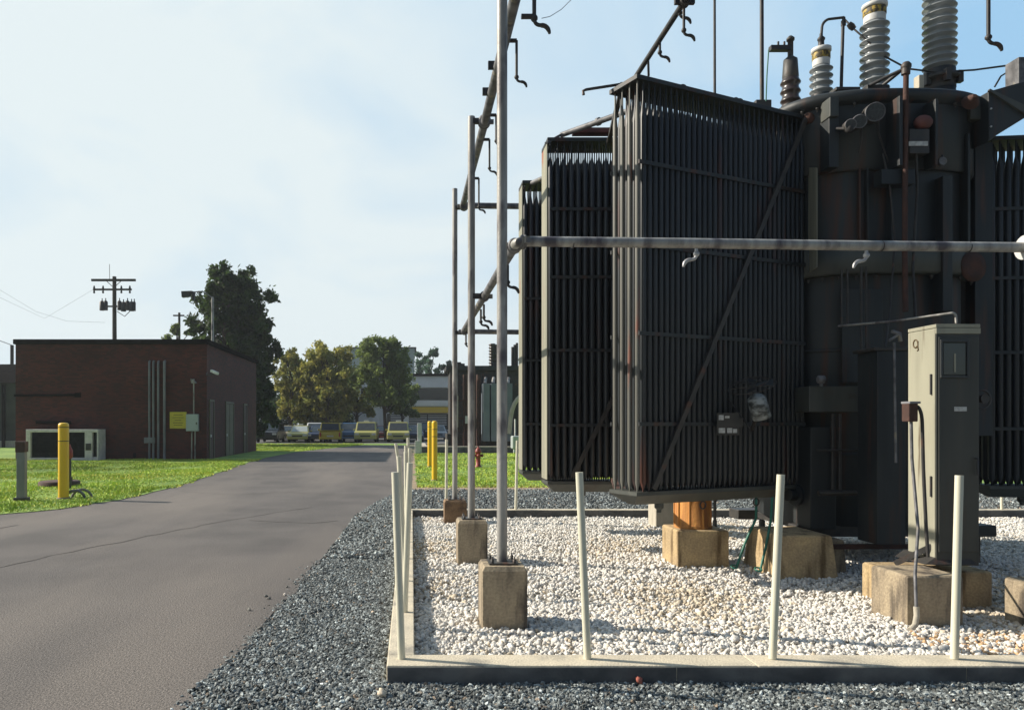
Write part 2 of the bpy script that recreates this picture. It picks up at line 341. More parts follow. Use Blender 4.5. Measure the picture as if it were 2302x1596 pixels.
def ribbon(pts, w, z, seed):
    rr = random.Random(seed); mb = MB(); out = []
    for i in range(len(pts) - 1):
        a = Vector(pts[i]); b = Vector(pts[i + 1]); n = max(2, int((b - a).length / .25))
        for k in range(n): out.append(a.lerp(b, k / n) + Vector((rr.gauss(0, .02), rr.gauss(0, .02))))
    out.append(Vector(pts[-1])); vs = []; fs = []
    for i, p in enumerate(out):
        d = (out[min(i + 1, len(out) - 1)] - out[max(0, i - 1)]).normalized(); nrm = Vector((-d.y, d.x)) * (w / 2 * rr.uniform(.4, 1.3))
        vs += [(p.x + nrm.x, p.y + nrm.y, z), (p.x - nrm.x, p.y - nrm.y, z)]
        if i: fs.append((2 * i - 2, 2 * i - 1, 2 * i + 1, 2 * i))
    return mb.add(vs, fs)
def g2(x, y): q = 2720 / (y - CY); return ((x - CX) / F * q, q)
for k, pl in enumerate([[g2(-60, 1290), g2(120, 1248), g2(330, 1205), g2(520, 1168), g2(700, 1140)],
                        [g2(400, 1104), g2(520, 1112), g2(640, 1106), g2(700, 1110)],
                        [g2(-30, 1192), g2(40, 1180)], [g2(560, 1170), g2(700, 1176), g2(760, 1170)]]):
    struct('road_seam', ribbon(pl, .03, .004, k), 'seam')

# ------------------------------------------------------------------ loose stones
def unit_ico():
    t = (1 + 5 ** .5) / 2
    v = np.array([(-1, t, 0), (1, t, 0), (-1, -t, 0), (1, -t, 0), (0, -1, t), (0, 1, t), (0, -1, -t), (0, 1, -t), (t, 0, -1), (t, 0, 1), (-t, 0, -1), (-t, 0, 1)], float)
    v /= np.linalg.norm(v[0])
    f = np.array([(0, 11, 5), (0, 5, 1), (0, 1, 7), (0, 7, 10), (0, 10, 11), (1, 5, 9), (5, 11, 4), (11, 10, 2), (10, 7, 6), (7, 1, 8), (3, 9, 4), (3, 4, 2), (3, 2, 6), (3, 6, 8), (3, 8, 9), (4, 9, 5), (2, 4, 11), (6, 2, 10), (8, 6, 7), (9, 8, 1)])
    return v, f
def subdiv(v, f):
    v = list(map(tuple, v)); mid = {}; out = []
    def m(a, b):
        k = (min(a, b), max(a, b))
        if k not in mid:
            p = (np.array(v[a]) + np.array(v[b])) / 2; p /= np.linalg.norm(p); mid[k] = len(v); v.append(tuple(p))
        return mid[k]
    for a, b, c in f:
        x, y, z = m(a, b), m(b, c), m(c, a); out += [(a, x, z), (b, y, x), (c, z, y), (x, y, z)]
    return np.array(v), np.array(out)
def fast_mesh(name, V, Fc, tint, m, smooth):
    k = Fc.shape[1]; me = bpy.data.meshes.new(name)
    me.vertices.add(len(V)); me.vertices.foreach_set('co', V.astype(np.float32).ravel())
    me.loops.add(Fc.size); me.loops.foreach_set('vertex_index', Fc.astype(np.int32).ravel())
    me.polygons.add(len(Fc)); me.polygons.foreach_set('loop_start', np.arange(0, Fc.size, k, dtype=np.int32))
    me.polygons.foreach_set('loop_total', np.full(len(Fc), k, np.int32))
    me.polygons.foreach_set('use_smooth', np.full(len(Fc), smooth))
    me.update(calc_edges=True)
    a = me.attributes.new('tint', 'FLOAT_COLOR', 'POINT')
    a.data.foreach_set('color', np.concatenate([tint, np.ones((len(tint), 1))], 1).astype(np.float32).ravel())
    me.materials.append(M[m]); o = bpy.data.objects.new(name, me); COL.objects.link(o); return o
def stones(name, pts, size, tints, m, sub=False, flat=.6, rough=.22, smooth=True, label=None, cat=None, kind='stuff'):
    v, f = unit_ico()
    if sub: v, f = subdiv(v, f)
    n = len(pts); nv = len(v)
    sc_ = size[:, None] * np.stack([rng.uniform(.75, 1.25, n), rng.uniform(.75, 1.25, n), rng.uniform(flat * .8, flat * 1.2, n)], 1)
    d = 1 + rng.normal(0, rough, (n, nv, 1)).clip(-.45, .45)
    V = v[None] * d * sc_[:, None]
    q = rng.normal(size=(n, 4)); q[:, 1:3] *= .45; q /= np.linalg.norm(q, axis=1)[:, None]
    w, x, y, z = q.T
    Rm = np.stack([1 - 2 * (y * y + z * z), 2 * (x * y - z * w), 2 * (x * z + y * w), 2 * (x * y + z * w), 1 - 2 * (x * x + z * z), 2 * (y * z - x * w), 2 * (x * z - y * w), 2 * (y * z + x * w), 1 - 2 * (x * x + y * y)], 1).reshape(n, 3, 3)
    V = np.einsum('nij,nkj->nki', Rm, V) + pts[:, None]
    Fc = f[None] + (np.arange(n) * nv)[:, None, None]
    o = fast_mesh(name, V.reshape(-1, 3), Fc.reshape(-1, 3), np.repeat(tints, nv, 0), m, smooth)
    return tag(o, label, cat, None, kind)
def scatter(n, x0, x1, y0, y1, dens_pow, keep):
    X = rng.uniform(x0, x1, n); Y = y0 + (y1 - y0) * rng.uniform(0, 1, n) ** dens_pow
    k = keep(X, Y); return X[k], Y[k]
def gauss_noise(X, Y, s, seed):
    r2 = np.random.default_rng(seed); out = 0
    for i in range(7):
        a = r2.uniform(0, 6.28); fq = s * r2.uniform(.5, 2); out = out + np.sin(X * fq * math.cos(a) + Y * fq * math.sin(a) + r2.uniform(0, 6.28))
    return out / 2.6
# footprints the stones keep out of
FOOT = [(.55, .93, 6.02, 6.42), (.52, .90, 8.82, 9.22), (.53, .93, 12.4, 12.85), (3.03, 3.62, 8.6, 9.14), (3.9, 4.5, 8.0, 8.9), (4.0, 4.42, 6.1, 6.6), (4.29, 5.15, 6.72, 7.2), (4.94, 5.5, 5.9, 6.3)]
def free(X, Y):
    k = np.ones(len(X), bool)
    for a, b, c, d in FOOT: k &= ~((X > a) & (X < b) & (Y > c) & (Y < d))
    return k
def white_gravel(n, y0, y1, smin, smax, sub, pw):
    X, Y = scatter(n, .03, 10.5, y0, y1, pw, lambda X, Y: (X < 1377 / 1700 * Y + .5) & free(X, Y))
    m = len(X); s = rng.uniform(smin, smax, m) * np.where(rng.uniform(size=m) < .10, 1.5, 1)
    Z = rng.uniform(-.05, -.022, m) + .010 * gauss_noise(X, Y, 2.5, 3)
    base = np.clip(rng.normal(.98, .12, m), .5, 1.12)[:, None] * np.array([[1, .985, .96]])
    warm = (gauss_noise(X, Y, 1.6, 9) * .9 + .3 * np.exp(-((X - 2.6) ** 2 / 2 + (Y - 7.4) ** 2 / 1.5)) * 2 + rng.normal(0, .6, m)) > 1.0
    base[warm] *= np.array([.84, .76, .64])
    cold = rng.uniform(size=m) < .10; base[cold] *= np.array([.82, .86, .9])
    near = (np.abs(X - 4.35) < .55) & (np.abs(Y - 5.65) < .3) & (rng.uniform(size=m) < .3); base[near] *= np.array([.85, .60, .38])
    return np.stack([X, Y, Z], 1), s, base
for nm, a in (('near', (36000, 4.94, 6.9, .010, .021, True, .9)), ('far', (62000, 6.9, 13.18, .013, .023, False, .9))):
    p, s, t = white_gravel(*a)
    stones('white_gravel', p, s, t, 'wstone', sub=a[5], flat=.66, rough=.2 if a[5] else .24,
           label='white pebbles filling the %s part of the kerbed pit' % nm, cat='gravel')
def dark_tint(m):
    b = np.clip(rng.lognormal(-.15, .62, m), .25, 3.2)[:, None] * np.array([[.95, 1, 1.03]])
    pale = rng.uniform(size=m) < .03; b[pale] *= 1.6
    warm = rng.uniform(size=m) < .02; b[warm] *= np.array([1.4, 1.0, .75]); return b
def redge(Y): return np.interp(Y, [p[1] for p in road_right], [p[0] for p in road_right])
X, Y = scatter(46000, -1.5, 4.6, 3.9, 4.74, 1, lambda X, Y: (X > redge(Y) - .02 + .05 * rng.normal(size=len(X)).clip(-1, 1)) & (X < .84 * Y + .4))
X2, Y2 = scatter(52000, -1.3, -.17, 4.6, 9.0, 1.15, lambda X, Y: (X > redge(Y) - .02 + .04 * rng.normal(size=len(X)) - rng.exponential(.10, len(X)) * (rng.uniform(size=len(X)) < .10)))
X = np.concatenate([X, X2]); Y = np.concatenate([Y, Y2]); m = len(X)
Z = rng.uniform(-.03, -.002, m) + .006 * gauss_noise(X, Y, 4, 5)
stones('dark_gravel', np.stack([X, Y, Z], 1), rng.uniform(.0075, .018, m), dark_tint(m), 'dstone', flat=.62, rough=.22, smooth=False,
       label='dark blue-grey crushed stone in front of the kerb and beside the road', cat='gravel')
X2, Y2 = scatter(16000, -1.2, -.17, 9.0, 18, 1, lambda X, Y: X > redge(Y))
X, Y = scatter(42000, -.17, 15, 13.4, 18.55, 1, lambda X, Y: (X > redge(Y)) & (X < .83 * Y + .6))
X = np.concatenate([X, X2]); Y = np.concatenate([Y, Y2]); m = len(X)
Z = rng.uniform(-.015, .012, m)
stones('dark_gravel', np.stack([X, Y, Z], 1), rng.uniform(.014, .028, m), dark_tint(m) * 1.05, 'dstone', flat=.6, rough=.2, smooth=False,
       label='grey crushed stone between the far kerb and the lawn', cat='gravel')

# grass blades
def grass(name, n, x0, x1, y0, y1, keep, label, pw=1.4, hmul=1.0):
    X, Y = scatter(n, x0, x1, y0, y1, pw, keep); m = len(X)
    h = rng.uniform(.025, .06, m) * (1 + .35 * gauss_noise(X, Y, 1.5, 4)).clip(.5, 1.7) * hmul; a = rng.uniform(0, 6.28, m)
    w = rng.uniform(.006, .014, m) * (1 + Y / 30); lx = rng.normal(0, .03, m); ly = rng.normal(0, .03, m)
    V = np.stack([np.stack([X - w * np.cos(a), Y - w * np.sin(a), np.full(m, .005)], 1), np.stack([X + w * np.cos(a), Y + w * np.sin(a), np.full(m, .005)], 1), np.stack([X + lx, Y + ly, h], 1)], 1)
    t = np.clip(rng.normal(1, .25, m) + .22 * gauss_noise(X, Y, .7, 8), .4, 1.7)[:, None] * np.array([[1, 1, 1]])
    dry = (rng.uniform(size=m) < .12 + .25 * (gauss_noise(X, Y, .4, 33) > .7)); t[dry] *= np.array([1.5, 1.05, 1.2])
    o = fast_mesh(name, V.reshape(-1, 3), np.arange(3 * m).reshape(-1, 3), np.repeat(t, 3, 0), 'blade', False)
    return tag(o, label, 'grass', None, 'stuff')
def lx_edge(Y): return np.interp(Y, [12.3, 13.2, 14.2, 16.5, 19.5, 23, 30, 36, 43, 49, 57], [-10, -7.4, -6.6, -6.15, -6.05, -6.25, -6.75, -6.95, -6.6, -5.6, -3.8])
grass('grass', 170000, -20, -5.9, 12.0, 34.2, lambda X, Y: (X < lx_edge(Y) + .05 + .10 * gauss_noise(X, Y, 5, 6)) & (X > -.60 * Y - 1), 'bright green grass in front of the brick building')
grass('grass', 26000, -16, -3.5, 44, 61, lambda X, Y: (X < lx_edge(Y)) & (X > -.30 * Y), 'green grass strip before the parked cars', 1, 1.3)
grass('grass', 60000, .15, 14, 19.0, 41, lambda X, Y: (X < .42 * Y) & (X > .1), 'green grass lawn behind the gravel pit', 1.4)

# a few stray stones
for k, (x, y, r_, m_) in enumerate([(598, 1341, .02, 'dstone'), (605, 1346, .017, 'dstone'), (560, 1372, .018, 'dstone'), (640, 1338, .016, 'wstone'), (645, 1320, .014, 'dstone'), (585, 1413, .02, 'dstone')]):
    gx, gy = g2(x, y)
    o = stones('pebble', np.array([[0, 0, r_ * .4]]), np.array([r_]), np.array([[.8, .75, .7]]), m_, True, label='small loose pebble on the asphalt near the gravel edge', cat='pebble', kind=None)
    o.location = (gx, gy, 0); o['group'] = 'loose pebbles on the road'
gx, gy = g2(858, 1563)
o = stones('stone', np.array([[0, 0, .015]]), np.array([.036]), np.array([[1.0, .88, .72]]), 'wstone', True, label='cream coloured stone lying on dark gravel at the bottom', cat='stone', kind=None); o.location = (gx, gy, 0)
gx, gy = g2(1437, 1534)
o = stones('brick_fragment', np.array([[0, 0, .015]]), np.array([.026]), np.array([[1, 1, 1]]), 'terracotta', True, label='small red brick fragment lying against the front kerb', cat='fragment', kind=None); o.location = (gx, gy, 0)

# ------------------------------------------------------------------ pit kerb
kerb = thing('pit_kerb', 'low cream concrete kerb around the white gravel pit', 'kerb', (-.15, 4.7, 0))
def kerb_run(a, b, name='kerb_side'): obj(name, MB().box(a, b), 'kerb', kerb, .008)
for k in range(7): kerb_run((-.155 + k * 2.31, 4.70, -.07), (min(16, 2.152 + k * 2.31), 4.93, .10 - .0015 * (k % 2)))
for k in range(5): kerb_run((-.155, 4.933 + k * 1.655, -.07), (.02, 6.585 + k * 1.655, .098 + .0015 * (k % 2)))
kerb_run((-.155, 13.21, -.07), (16, 13.40, .10)); kerb_run((15.8, 4.933, -.07), (16, 13.2, .097))
for k in range(9):            # face slabs darker than the kerb top, in lengths with a joint between
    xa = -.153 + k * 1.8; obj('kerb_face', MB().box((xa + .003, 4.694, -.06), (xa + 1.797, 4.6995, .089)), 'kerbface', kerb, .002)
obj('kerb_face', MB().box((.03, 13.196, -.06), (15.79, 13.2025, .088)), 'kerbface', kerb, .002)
# stakes
GS = 'cream pipe stakes along the kerb'
def stake(bx, by, tx, ty, top, label):
    solo('pipe_stake', MB().tube([(bx, by, .10), (bx * .5 + tx * .5, by * .5 + ty * .5, (top + .1) / 2), (tx, ty, top)], .0245, 16), 'pvc', label, 'stake', GS, base=(bx, by, .1))
stake(-.063, 4.84, -.105, 4.87, 1.29, 'cream pipe stake at the near left kerb corner leaning left')
fx = lambda x, Y=4.85: (x - CX) / F * Y
stake(fx(1320), 4.84, fx(1303), 4.86, 1.29, 'cream pipe stake on front kerb just right of the nearest pole')
stake(fx(1735), 4.84, fx(1757), 4.86, 1.275, 'cream pipe stake on front kerb before the middle of the transformer')
stake(fx(2143), 4.84, fx(2159), 4.86, 1.27, 'cream pipe stake on front kerb before the grey cabinet')
for k, (Y, xb, xt, lab) in enumerate([(6.05, -.055, -.012, 'cream pipe stake on left kerb second from the near corner'),
        (7.25, -.06, -.12, 'left-leaning cream pipe stake on left kerb third from the near corner'),
        (8.45, -.05, -.062, 'cream pipe stake on left kerb fourth from the near corner'),
        (9.65, -.05, -.02, 'cream pipe stake on left kerb fifth from the near corner'),
        (10.85, -.05, -.08, 'cream pipe stake on left kerb sixth from the near corner'),
        (12.05, -.08, -.25, 'strongly leaning cream pipe stake near the far end of left kerb'),
        (13.25, -.06, -.06, 'cream pipe stake at the far left kerb corner')]):
    stake(xb, Y, xt, Y, 1.29 if k < 6 else 1.36, lab)
stake(P(1003, 0, 13.3).x, 13.3, P(1004, 0, 13.3).x, 13.3, 1.33, 'cream pipe stake on far kerb left of the two distant poles')
stake(P(1159.5, 0, 13.3).x, 13.3, P(1163, 0, 13.3).x, 13.3, 1.31, 'cream pipe stake on far kerb beside the radiator')
stake(P(2252, 0, 13.3).x, 13.3, P(2252, 0, 13.3).x, 13.3, 1.30, 'cream pipe stake on far kerb seen under the right radiator')

# ------------------------------------------------------------------ pedestals and poles
def pedestal(x, y, w, d, h, label, cham=.02, m='conc'):
    mb = MB(); q = []
    for z, e in ((-.1, 0), (h - .035, 0), (h, cham)):
        q.append([(x - w / 2 + e, y + e, z), (x + w / 2 - e, y + e, z), (x + w / 2 - e, y + d - e, z), (x - w / 2 + e, y + d - e, z)])
    mb.rings(q, False); return solo('concrete_pedestal', mb, m, label, 'pedestal', 'concrete pedestals in the gravel', .008, (x, y, 0))
pedestal(.745, 6.03, .36, .38, .46, 'square concrete pedestal under the nearest tall pole')
pedestal(.715, 8.83, .35, .38, .47, 'stained concrete pedestal under the middle pole')
pedestal(.725, 12.42, .37, .40, .34, 'brown stained concrete pedestal under the farthest pole', m='concbrown')
GP = 'galvanised poles of the water spray frame'
def pole(x, y, zb, zt, r, label):
    t = thing('support_pole', label, 'pole', (x, y, zb), 0, GP)
    obj('pole_shaft', MB().tube([(x, y, zb + .015), (x, y, (zb + zt) / 2), (x, y, zt)], r, 18), 'galv', t)
    b = MB().box((x - .115, y - .115, zb), (x + .115, y + .115, zb + .015))
    obj('base_plate', b, 'steel_dark', t)
    for sx in (-1, 1):
        for sy in (-1, 1): obj('bolt', MB().lathe([(.014, 0), (.014, .03), (.006, .03), (.006, .05)], (x + sx * .09, y + sy * .09, zb + .015), n=6), 'steel_dark', t)
    return t
pole(.745, 6.22, .46, 5.32, .043, 'nearest and thickest galvanised pole of the pipe frame')
pole(.715, 9.02, .47, 5.26, .043, 'middle galvanised pole of the pipe frame')
pole(.725, 12.62, .34, 5.52, .043, 'farthest thin galvanised pole of the pipe frame')
pole(5.42, 6.40, .02, 5.32, .043, 'galvanised pole at the right edge carrying the front pipe')

def elbow(a, corner, b, n=6):      # rounded path a - corner - b
    a, c, b = Vector(a), Vector(corner), Vector(b); out = []
    for i in range(n + 1):
        t = i / n; out.append(a * (1 - t) ** 2 + c * 2 * t * (1 - t) + b * t * t)
    return out
def nozzle(parent, base, drop, sx=-1, m='black', s=1.0):
    s *= .85; b = Vector(base); r = .014 * s
    p = [b, b + Vector((0, 0, -drop))]
    mb = MB().tube(p, r * 1.05, 8)
    q = b + Vector((0, 0, -drop))
    mb.ball(q, r * 1.9, 10)
    mb.tube(elbow(q, q + Vector((0, 0, -.05 * s)), q + Vector((sx * .05 * s, 0, -.05 * s))), r, 8)
    e = q + Vector((sx * .05 * s, 0, -.05 * s))
    mb.tube(elbow(e, e + Vector((sx * .05 * s, 0, 0)), e + Vector((sx * .06 * s, 0, -.06 * s))), [r * 1.2] * 5 + [r, r * .7], 8)
    return obj('spray_nozzle', mb, m, parent)
def coupling(parent, c, axis, r=.062, w=.09, m='galvdark'):
    mb = MB().lathe([(r * .8, -w / 2), (r, -w / 2 + .01), (r, -.012), (r * .86, -.01), (r * .86, .01), (r, .012), (r, w / 2 - .01), (r * .8, w / 2)], c, axis, 14)
    c = Vector(c); a = Vector(axis); side = a.cross(Vector((0, 0, 1))).normalized() if abs(a.z) < .9 else Vector((1, 0, 0))
    for s in (-1, 1): mb.bar(c + side * s * r * .9 - Vector((0, 0, .0)), c + side * s * (r + .035), .035, .05)
    return obj('pipe_coupling', mb, m, parent)
PX = .87
fp = thing('spray_pipe', 'long grey horizontal water pipe crossing in front of the transformer', 'pipe', (PX, 6.25, 3.09), 0, 'water spray pipes')
pr = .042
path = [(PX + .0, 6.42, 3.10)] + elbow((PX, 6.33, 3.10), (PX, 6.22, 3.10), (PX + .12, 6.22, 3.10)) + [(2.3, 6.26, 3.095), (3.7, 6.32, 3.09), (5.42, 6.38, 3.085)]
obj('pipe_run', MB().tube(path, pr, 18), 'galv', fp)
coupling(fp, (PX, 6.38, 3.1), (0, 1, 0)); coupling(fp, (PX + .05, 6.235, 3.10), (1, .3, 0), .058, .05)
obj('flange', MB().lathe([(.10, -.02), (.105, -.015), (.105, .015), (.10, .02)], (5.175, 6.368, 3.085), (1, .03, 0), 20), 'white', fp)
for x in (1.33, 3.93, 4.68): obj('joint_ring', MB().lathe([(.046, -.004), (.046, .004)], (x, 6.225 + (x - 1) * .036, 3.0965 - .0025 * x), (1, .036, 0), 18), 'black', fp)
for x in (1563, 1952):
    X = fx(x, 6.3); yy = 6.225 + (X - 1) * .036
    nozzle(fp, (X, yy, 3.06), .05, -1, 'silver', 1.15)
GW = 'water spray pipes'
lo = thing('spray_pipe', 'lower water pipe running away from camera past the three poles', 'pipe', (PX, 6.45, 3.1), 0, GW)
obj('pipe_run', MB().tube([(PX, 6.45, 3.10), (PX, 9, 3.12), (PX - .01, 12.45, 3.14)] + elbow((PX - .01, 12.5, 3.14), (PX - .01, 12.62, 3.14), (PX + .12, 12.62, 3.14)) + [(3.6, 12.66, 3.12)], pr, 14), 'galvdark', lo)
for y in (9.02, 12.4): coupling(lo, (PX, y, 3.12), (0, 1, 0))
for y in (7.0, 9.3, 9.7, 12.35): nozzle(lo, (PX + .02, y, 3.07), .16, 1, 'black', 1.1)
for y in (9.0, 12.6): obj('pipe_bracket', MB().bar((.73, y, 3.12), (PX, y, 3.12), .05, .06), 'black', lo)
up = thing('spray_pipe', 'upper water pipe running away from camera past the three pole tops', 'pipe', (PX, 6.3, 5.2), 0, GW)
obj('pipe_run', MB().tube([(PX, 6.2, 5.17), (PX, 9, 5.18), (PX - .01, 12.45, 5.24)] + elbow((PX - .01, 12.5, 5.24), (PX - .01, 12.62, 5.24), (PX + .12, 12.62, 5.24)) + [(3.6, 12.66, 5.22)], .05, 14), 'galvdark', up)
for y in (9.02, 12.5): coupling(up, (PX, y, 5.2), (0, 1, 0), .075, .12)
for y, d in ((7.05, .34), (8.75, .30), (9.5, .36), (11.0, .42)):
    obj('side_arm', MB().tube([(PX, y, 5.17), (PX + .11, y, 5.17)], .02, 8), 'black', up); nozzle(up, (PX + .11, y, 5.17), d, 1, 'black', 1.0)
for y in (9.0, 12.6): obj('pipe_bracket', MB().bar((.73, y, 5.2), (PX, y, 5.2), .05, .06), 'black', up)
for y in (7.6, 8.2): obj('pipe_bracket', MB().bar((PX - .10, y, 5.2), (PX, y, 5.2), .03, .08), 'black', up)
# upper front pipe is above the frame; its drops hang into view
uf = thing('spray_pipe', 'upper front water pipe above the frame with two hanging nozzles', 'pipe', (PX, 6.25, 5.2), 0, GW)
obj('pipe_run', MB().tube([(PX + .03, 6.2, 5.2), (3, 6.22, 5.2), (5.6, 6.3, 5.2)], pr, 14), 'galvdark', uf)
def hang(x, ytop, ybot, Y, sx, s):
    X = fx(x, Y); zt = P(x, ytop, Y).z; zb = P(x, ybot, Y).z
    nozzle(uf, (X, Y, min(zt, 5.2)), min(zt, 5.2) - zb, sx, 'black', s)
hang(1201, -60, 42, 6.2, 1, 1.35); hang(2222, -60, 85, 6.3, 1, 1.2)
obj('pipe_stub', MB().tube([P(1172, 38, 6.2), P(1203, 38, 6.2)], .022, 8), 'black', uf)
ub = thing('spray_pipe', 'black water pipe over the radiator slanting up to the top edge', 'pipe', (2.33, 7.0, 5.25), 0, GW)
d0 = P(1430, 172, 7.9); d1 = Vector((d0.x, 5.6, d0.z))
obj('pipe_run', MB().tube([d0, d1], .026, 10), 'black', ub)
for x, y, dr in ((1480, 95, .10), (1538, 12, .22), (1530, 25, .02)):
    Yd = (d0.z - 1.6) * F / (CY - y); nozzle(ub, (d0.x + .015, Yd, d0.z), dr, 1, 'black', 1.0)
obj('pipe_strap', MB().tube([P(1430, 172, 7.85) + Vector((.13, 0, 0)), P(1457, 132, 7.75)], .012, 6), 'black', ub)
coupling(ub, (d0.x, 6.5, d0.z), (0, 1, 0), .05, .08, 'black')

solo('wire', MB().tube([P(1218, 42, 6.3), P(1236, 38, 6.4), P(1262, 22, 6.6), P(1296, -12, 6.9)], .003, 5), 'greypost', 'thin slack wire curving from the top nozzle out of the frame', 'wire', base=P(1218, 42, 6.3))
# tall thin rods behind the radiator
for x, w, lab in ((1607, .021, 'thin black rod rising behind the radiator left of the thicker one'), (1713, .031, 'thicker black rod rising behind the radiator beside the small brown bushing')):
    X = fx(x, 11.0); o = thing('lightning_rod', lab, 'rod', (X, 11, 0), 0, 'rods behind the transformer')
    obj('rod_shaft', MB().tube([(X, 11, .0), (X, 11, 5.6), (X - .01, 11, 11)], [w * 1.1, w, w * .8], 8), 'black', o)
    obj('rod_base', MB().lathe([(.12, 0), (.12, .03), (w * 1.4, .04), (w * 1.4, .2)], (X, 11, 0), n=12), 'steel_dark', o)
gr = P(1722, 228, 9.6); solo('copper_wire', MB().tube([P(1728, 112, 9.6), P(1724, 170, 9.6), gr], .008, 6), 'green', 'thin green wire hanging beside the thicker black rod', 'wire', base=gr)

# ------------------------------------------------------------------ transformer
tx = thing('power_transformer', 'huge dark grey oil filled transformer with finned radiators and bushings', 'transformer', (5.55, 9.4, 0))
TC = (5.56, 9.25)
def outline(a, bf, bb, z, n=48, e=2.6, cx=TC[0], cy=TC[1]):
    out = []
    for k in range(n):
        t = 2 * math.pi * k / n; c, s = math.cos(t), math.sin(t)
        b = bb if s > 0 else bf
        out.append((cx + a * math.copysign(abs(c) ** (2 / e), c), cy + b * math.copysign(abs(s) ** (2 / e), s), z))
    return out
def shell(levels, name, m, **kw):
    return obj(name, MB().rings([outline(a, bf, bb, z) for a, bf, bb, z in levels], True), m, tx, **kw)
shell([(1.0, .60, 1.5, .42), (1.0, .62, 1.6, .44), (1.0, .62, 1.6, 3.32)], 'lower_tank', 'paint')
shell([(1.10, .72, 1.7, 3.30), (1.12, .76, 1.72, 3.32), (1.12, .76, 1.72, 3.62), (1.10, .72, 1.7, 3.64)], 'tank_flange', 'cabmid')
shell([(1.05, .66, 1.65, 3.62), (1.05, .66, 1.65, 4.50)], 'middle_tank', 'paint')
shell([(1.10, .70, 1.7, 4.48), (1.12, .72, 1.7, 4.5), (1.12, .72, 1.7, 5.22)], 'upper_tank', 'paint')
shell([(1.14, .73, 1.72, 5.22), (1.20, .78, 1.78, 5.25), (1.22, .80, 1.8, 5.29), (1.22, .80, 1.8, 5.34), (1.18, .76, 1.75, 5.37)], 'tank_lid', 'paint')
def tbox(name, x0, y0, x1, y1, Y, d, m='paint', par=None, bevel=.008):
    a = P(x0, y1, Y); b = P(x1, y0, Y); return obj(name, MB().box((a.x, Y, a.z), (b.x, Y + d, b.z)), m, par or tx, bevel)
# lifting lugs, stiffeners, boxes on the tank front
tbox('lifting_lug', 1866, 218, 1886, 262, 8.46, .2, 'cabmid'); tbox('lifting_lug', 2182, 222, 2208, 268, 8.62, .2, 'cabmid')
tbox('stiffener', 1864, 262, 1886, 376, 8.50, .2)
tbox('stiffener', 2022, 215, 2030, 372, 8.30, .25); tbox('stiffener', 2103, 222, 2109, 372, 8.34, .2)
tbox('stiffener', 2120, 395, 2142, 700, 8.48, .2); tbox('stiffener', 2176, 300, 2182, 560, 8.6, .2)
a_ = P(1817, 377, 8.8); b_ = P(1836, 377, 8.44); zb_ = P(0, 600, 8.44).z
obj('angle_plate', MB().prism([a_, b_, (b_.x, b_.y, zb_), (a_.x, a_.y, zb_)], (.02, .02, 0)), 'sunlitpaint', tx)  # pale colour carries the sunlight on this plate
tbox('stiffener', 2004, 405, 2010, 560, 8.5, .1); tbox('stiffener', 1932, 376, 1936, 540, 8.55, .06); tbox('stiffener', 1950, 376, 1954, 540, 8.55, .06)
tbox('junction_box', 1982, 380, 2058, 414, 8.36, .15); tbox('valve_bracket', 1819, 868, 1932, 926, 8.42, .4, 'cabmid')
tbox('junction_box', 2045, 290, 2090, 345, 8.32, .25, 'steel_dark')
nb = tbox('name_strip', 2044, 318, 2086, 328, 8.31, .012, 'label', bevel=0)
obj('relief_dome', MB().ball(P(2075, 276, 8.38), .10, 14, (1, .8, .8)), 'redlead', tx)
obj('relief_cone', MB().lathe([(.09, 0), (.09, .02), (.02, .12)], P(2180, 232, 8.5), (-.2, -1, .3), 12), 'rust', tx)
for x, y, r_ in ((1972, 250, .105), (1937, 271, .075), (1917, 278, .06)):
    g = obj('gauge', MB().lathe([(r_, 0), (r_, .10), (r_ * .9, .115)], P(x, y, 8.36) + Vector((0, .1, 0)), (-.25, -1, -.15), 20), 'steel_dark', tx)
    c = P(x, y, 8.36) + Vector((0, .1, 0)); ax = Vector((-.25, -1, -.15)).normalized()
    obj('gauge_face', MB().lathe([(r_ * .86, .116), (r_ * .86, .12)], c, ax, 20), 'glasspale', g)
    obj('gauge_rim', MB().torus(c + ax * .118, r_ * .93, .007, ax), 'galvdark', g)
mb = MB().tube([P(1975, 268, 8.42), P(1975, 300, 8.42), P(1985, 330, 8.5), P(2000, 372, 8.5)], .01, 6).tube([P(1937, 283, 8.42), P(1936, 315, 8.45), P(1930, 345, 8.5)], .01, 6)
mb.ball(P(1910, 290, 8.38), .05, 10).tube([P(1880, 290, 8.5), P(1912, 290, 8.38)], .02, 8)
obj('gauge_piping', mb, 'black', tx)
mb = MB().tube([P(2037, 160, 8.35), P(2036, 240, 8.35), P(2034, 560, 8.3), P(2036, 700, 8.25)], .028, 10)
obj('conduit', mb, 'rust', tx)
mb = MB().tube([P(2036, 168, 8.35), P(2037, 148, 8.35)], .045, 10).ball(P(2037, 150, 8.35), .055, 10)
mb.tube([P(2034, 155, 8.38), P(1990, 175, 8.5), P(1955, 193, 8.6)], .02, 8).tube([P(2037, 150, 8.35), P(2010, 172, 8.6), P(1985, 192, 8.7)], .02, 8)
obj('conduit_head', mb, 'black', tx)
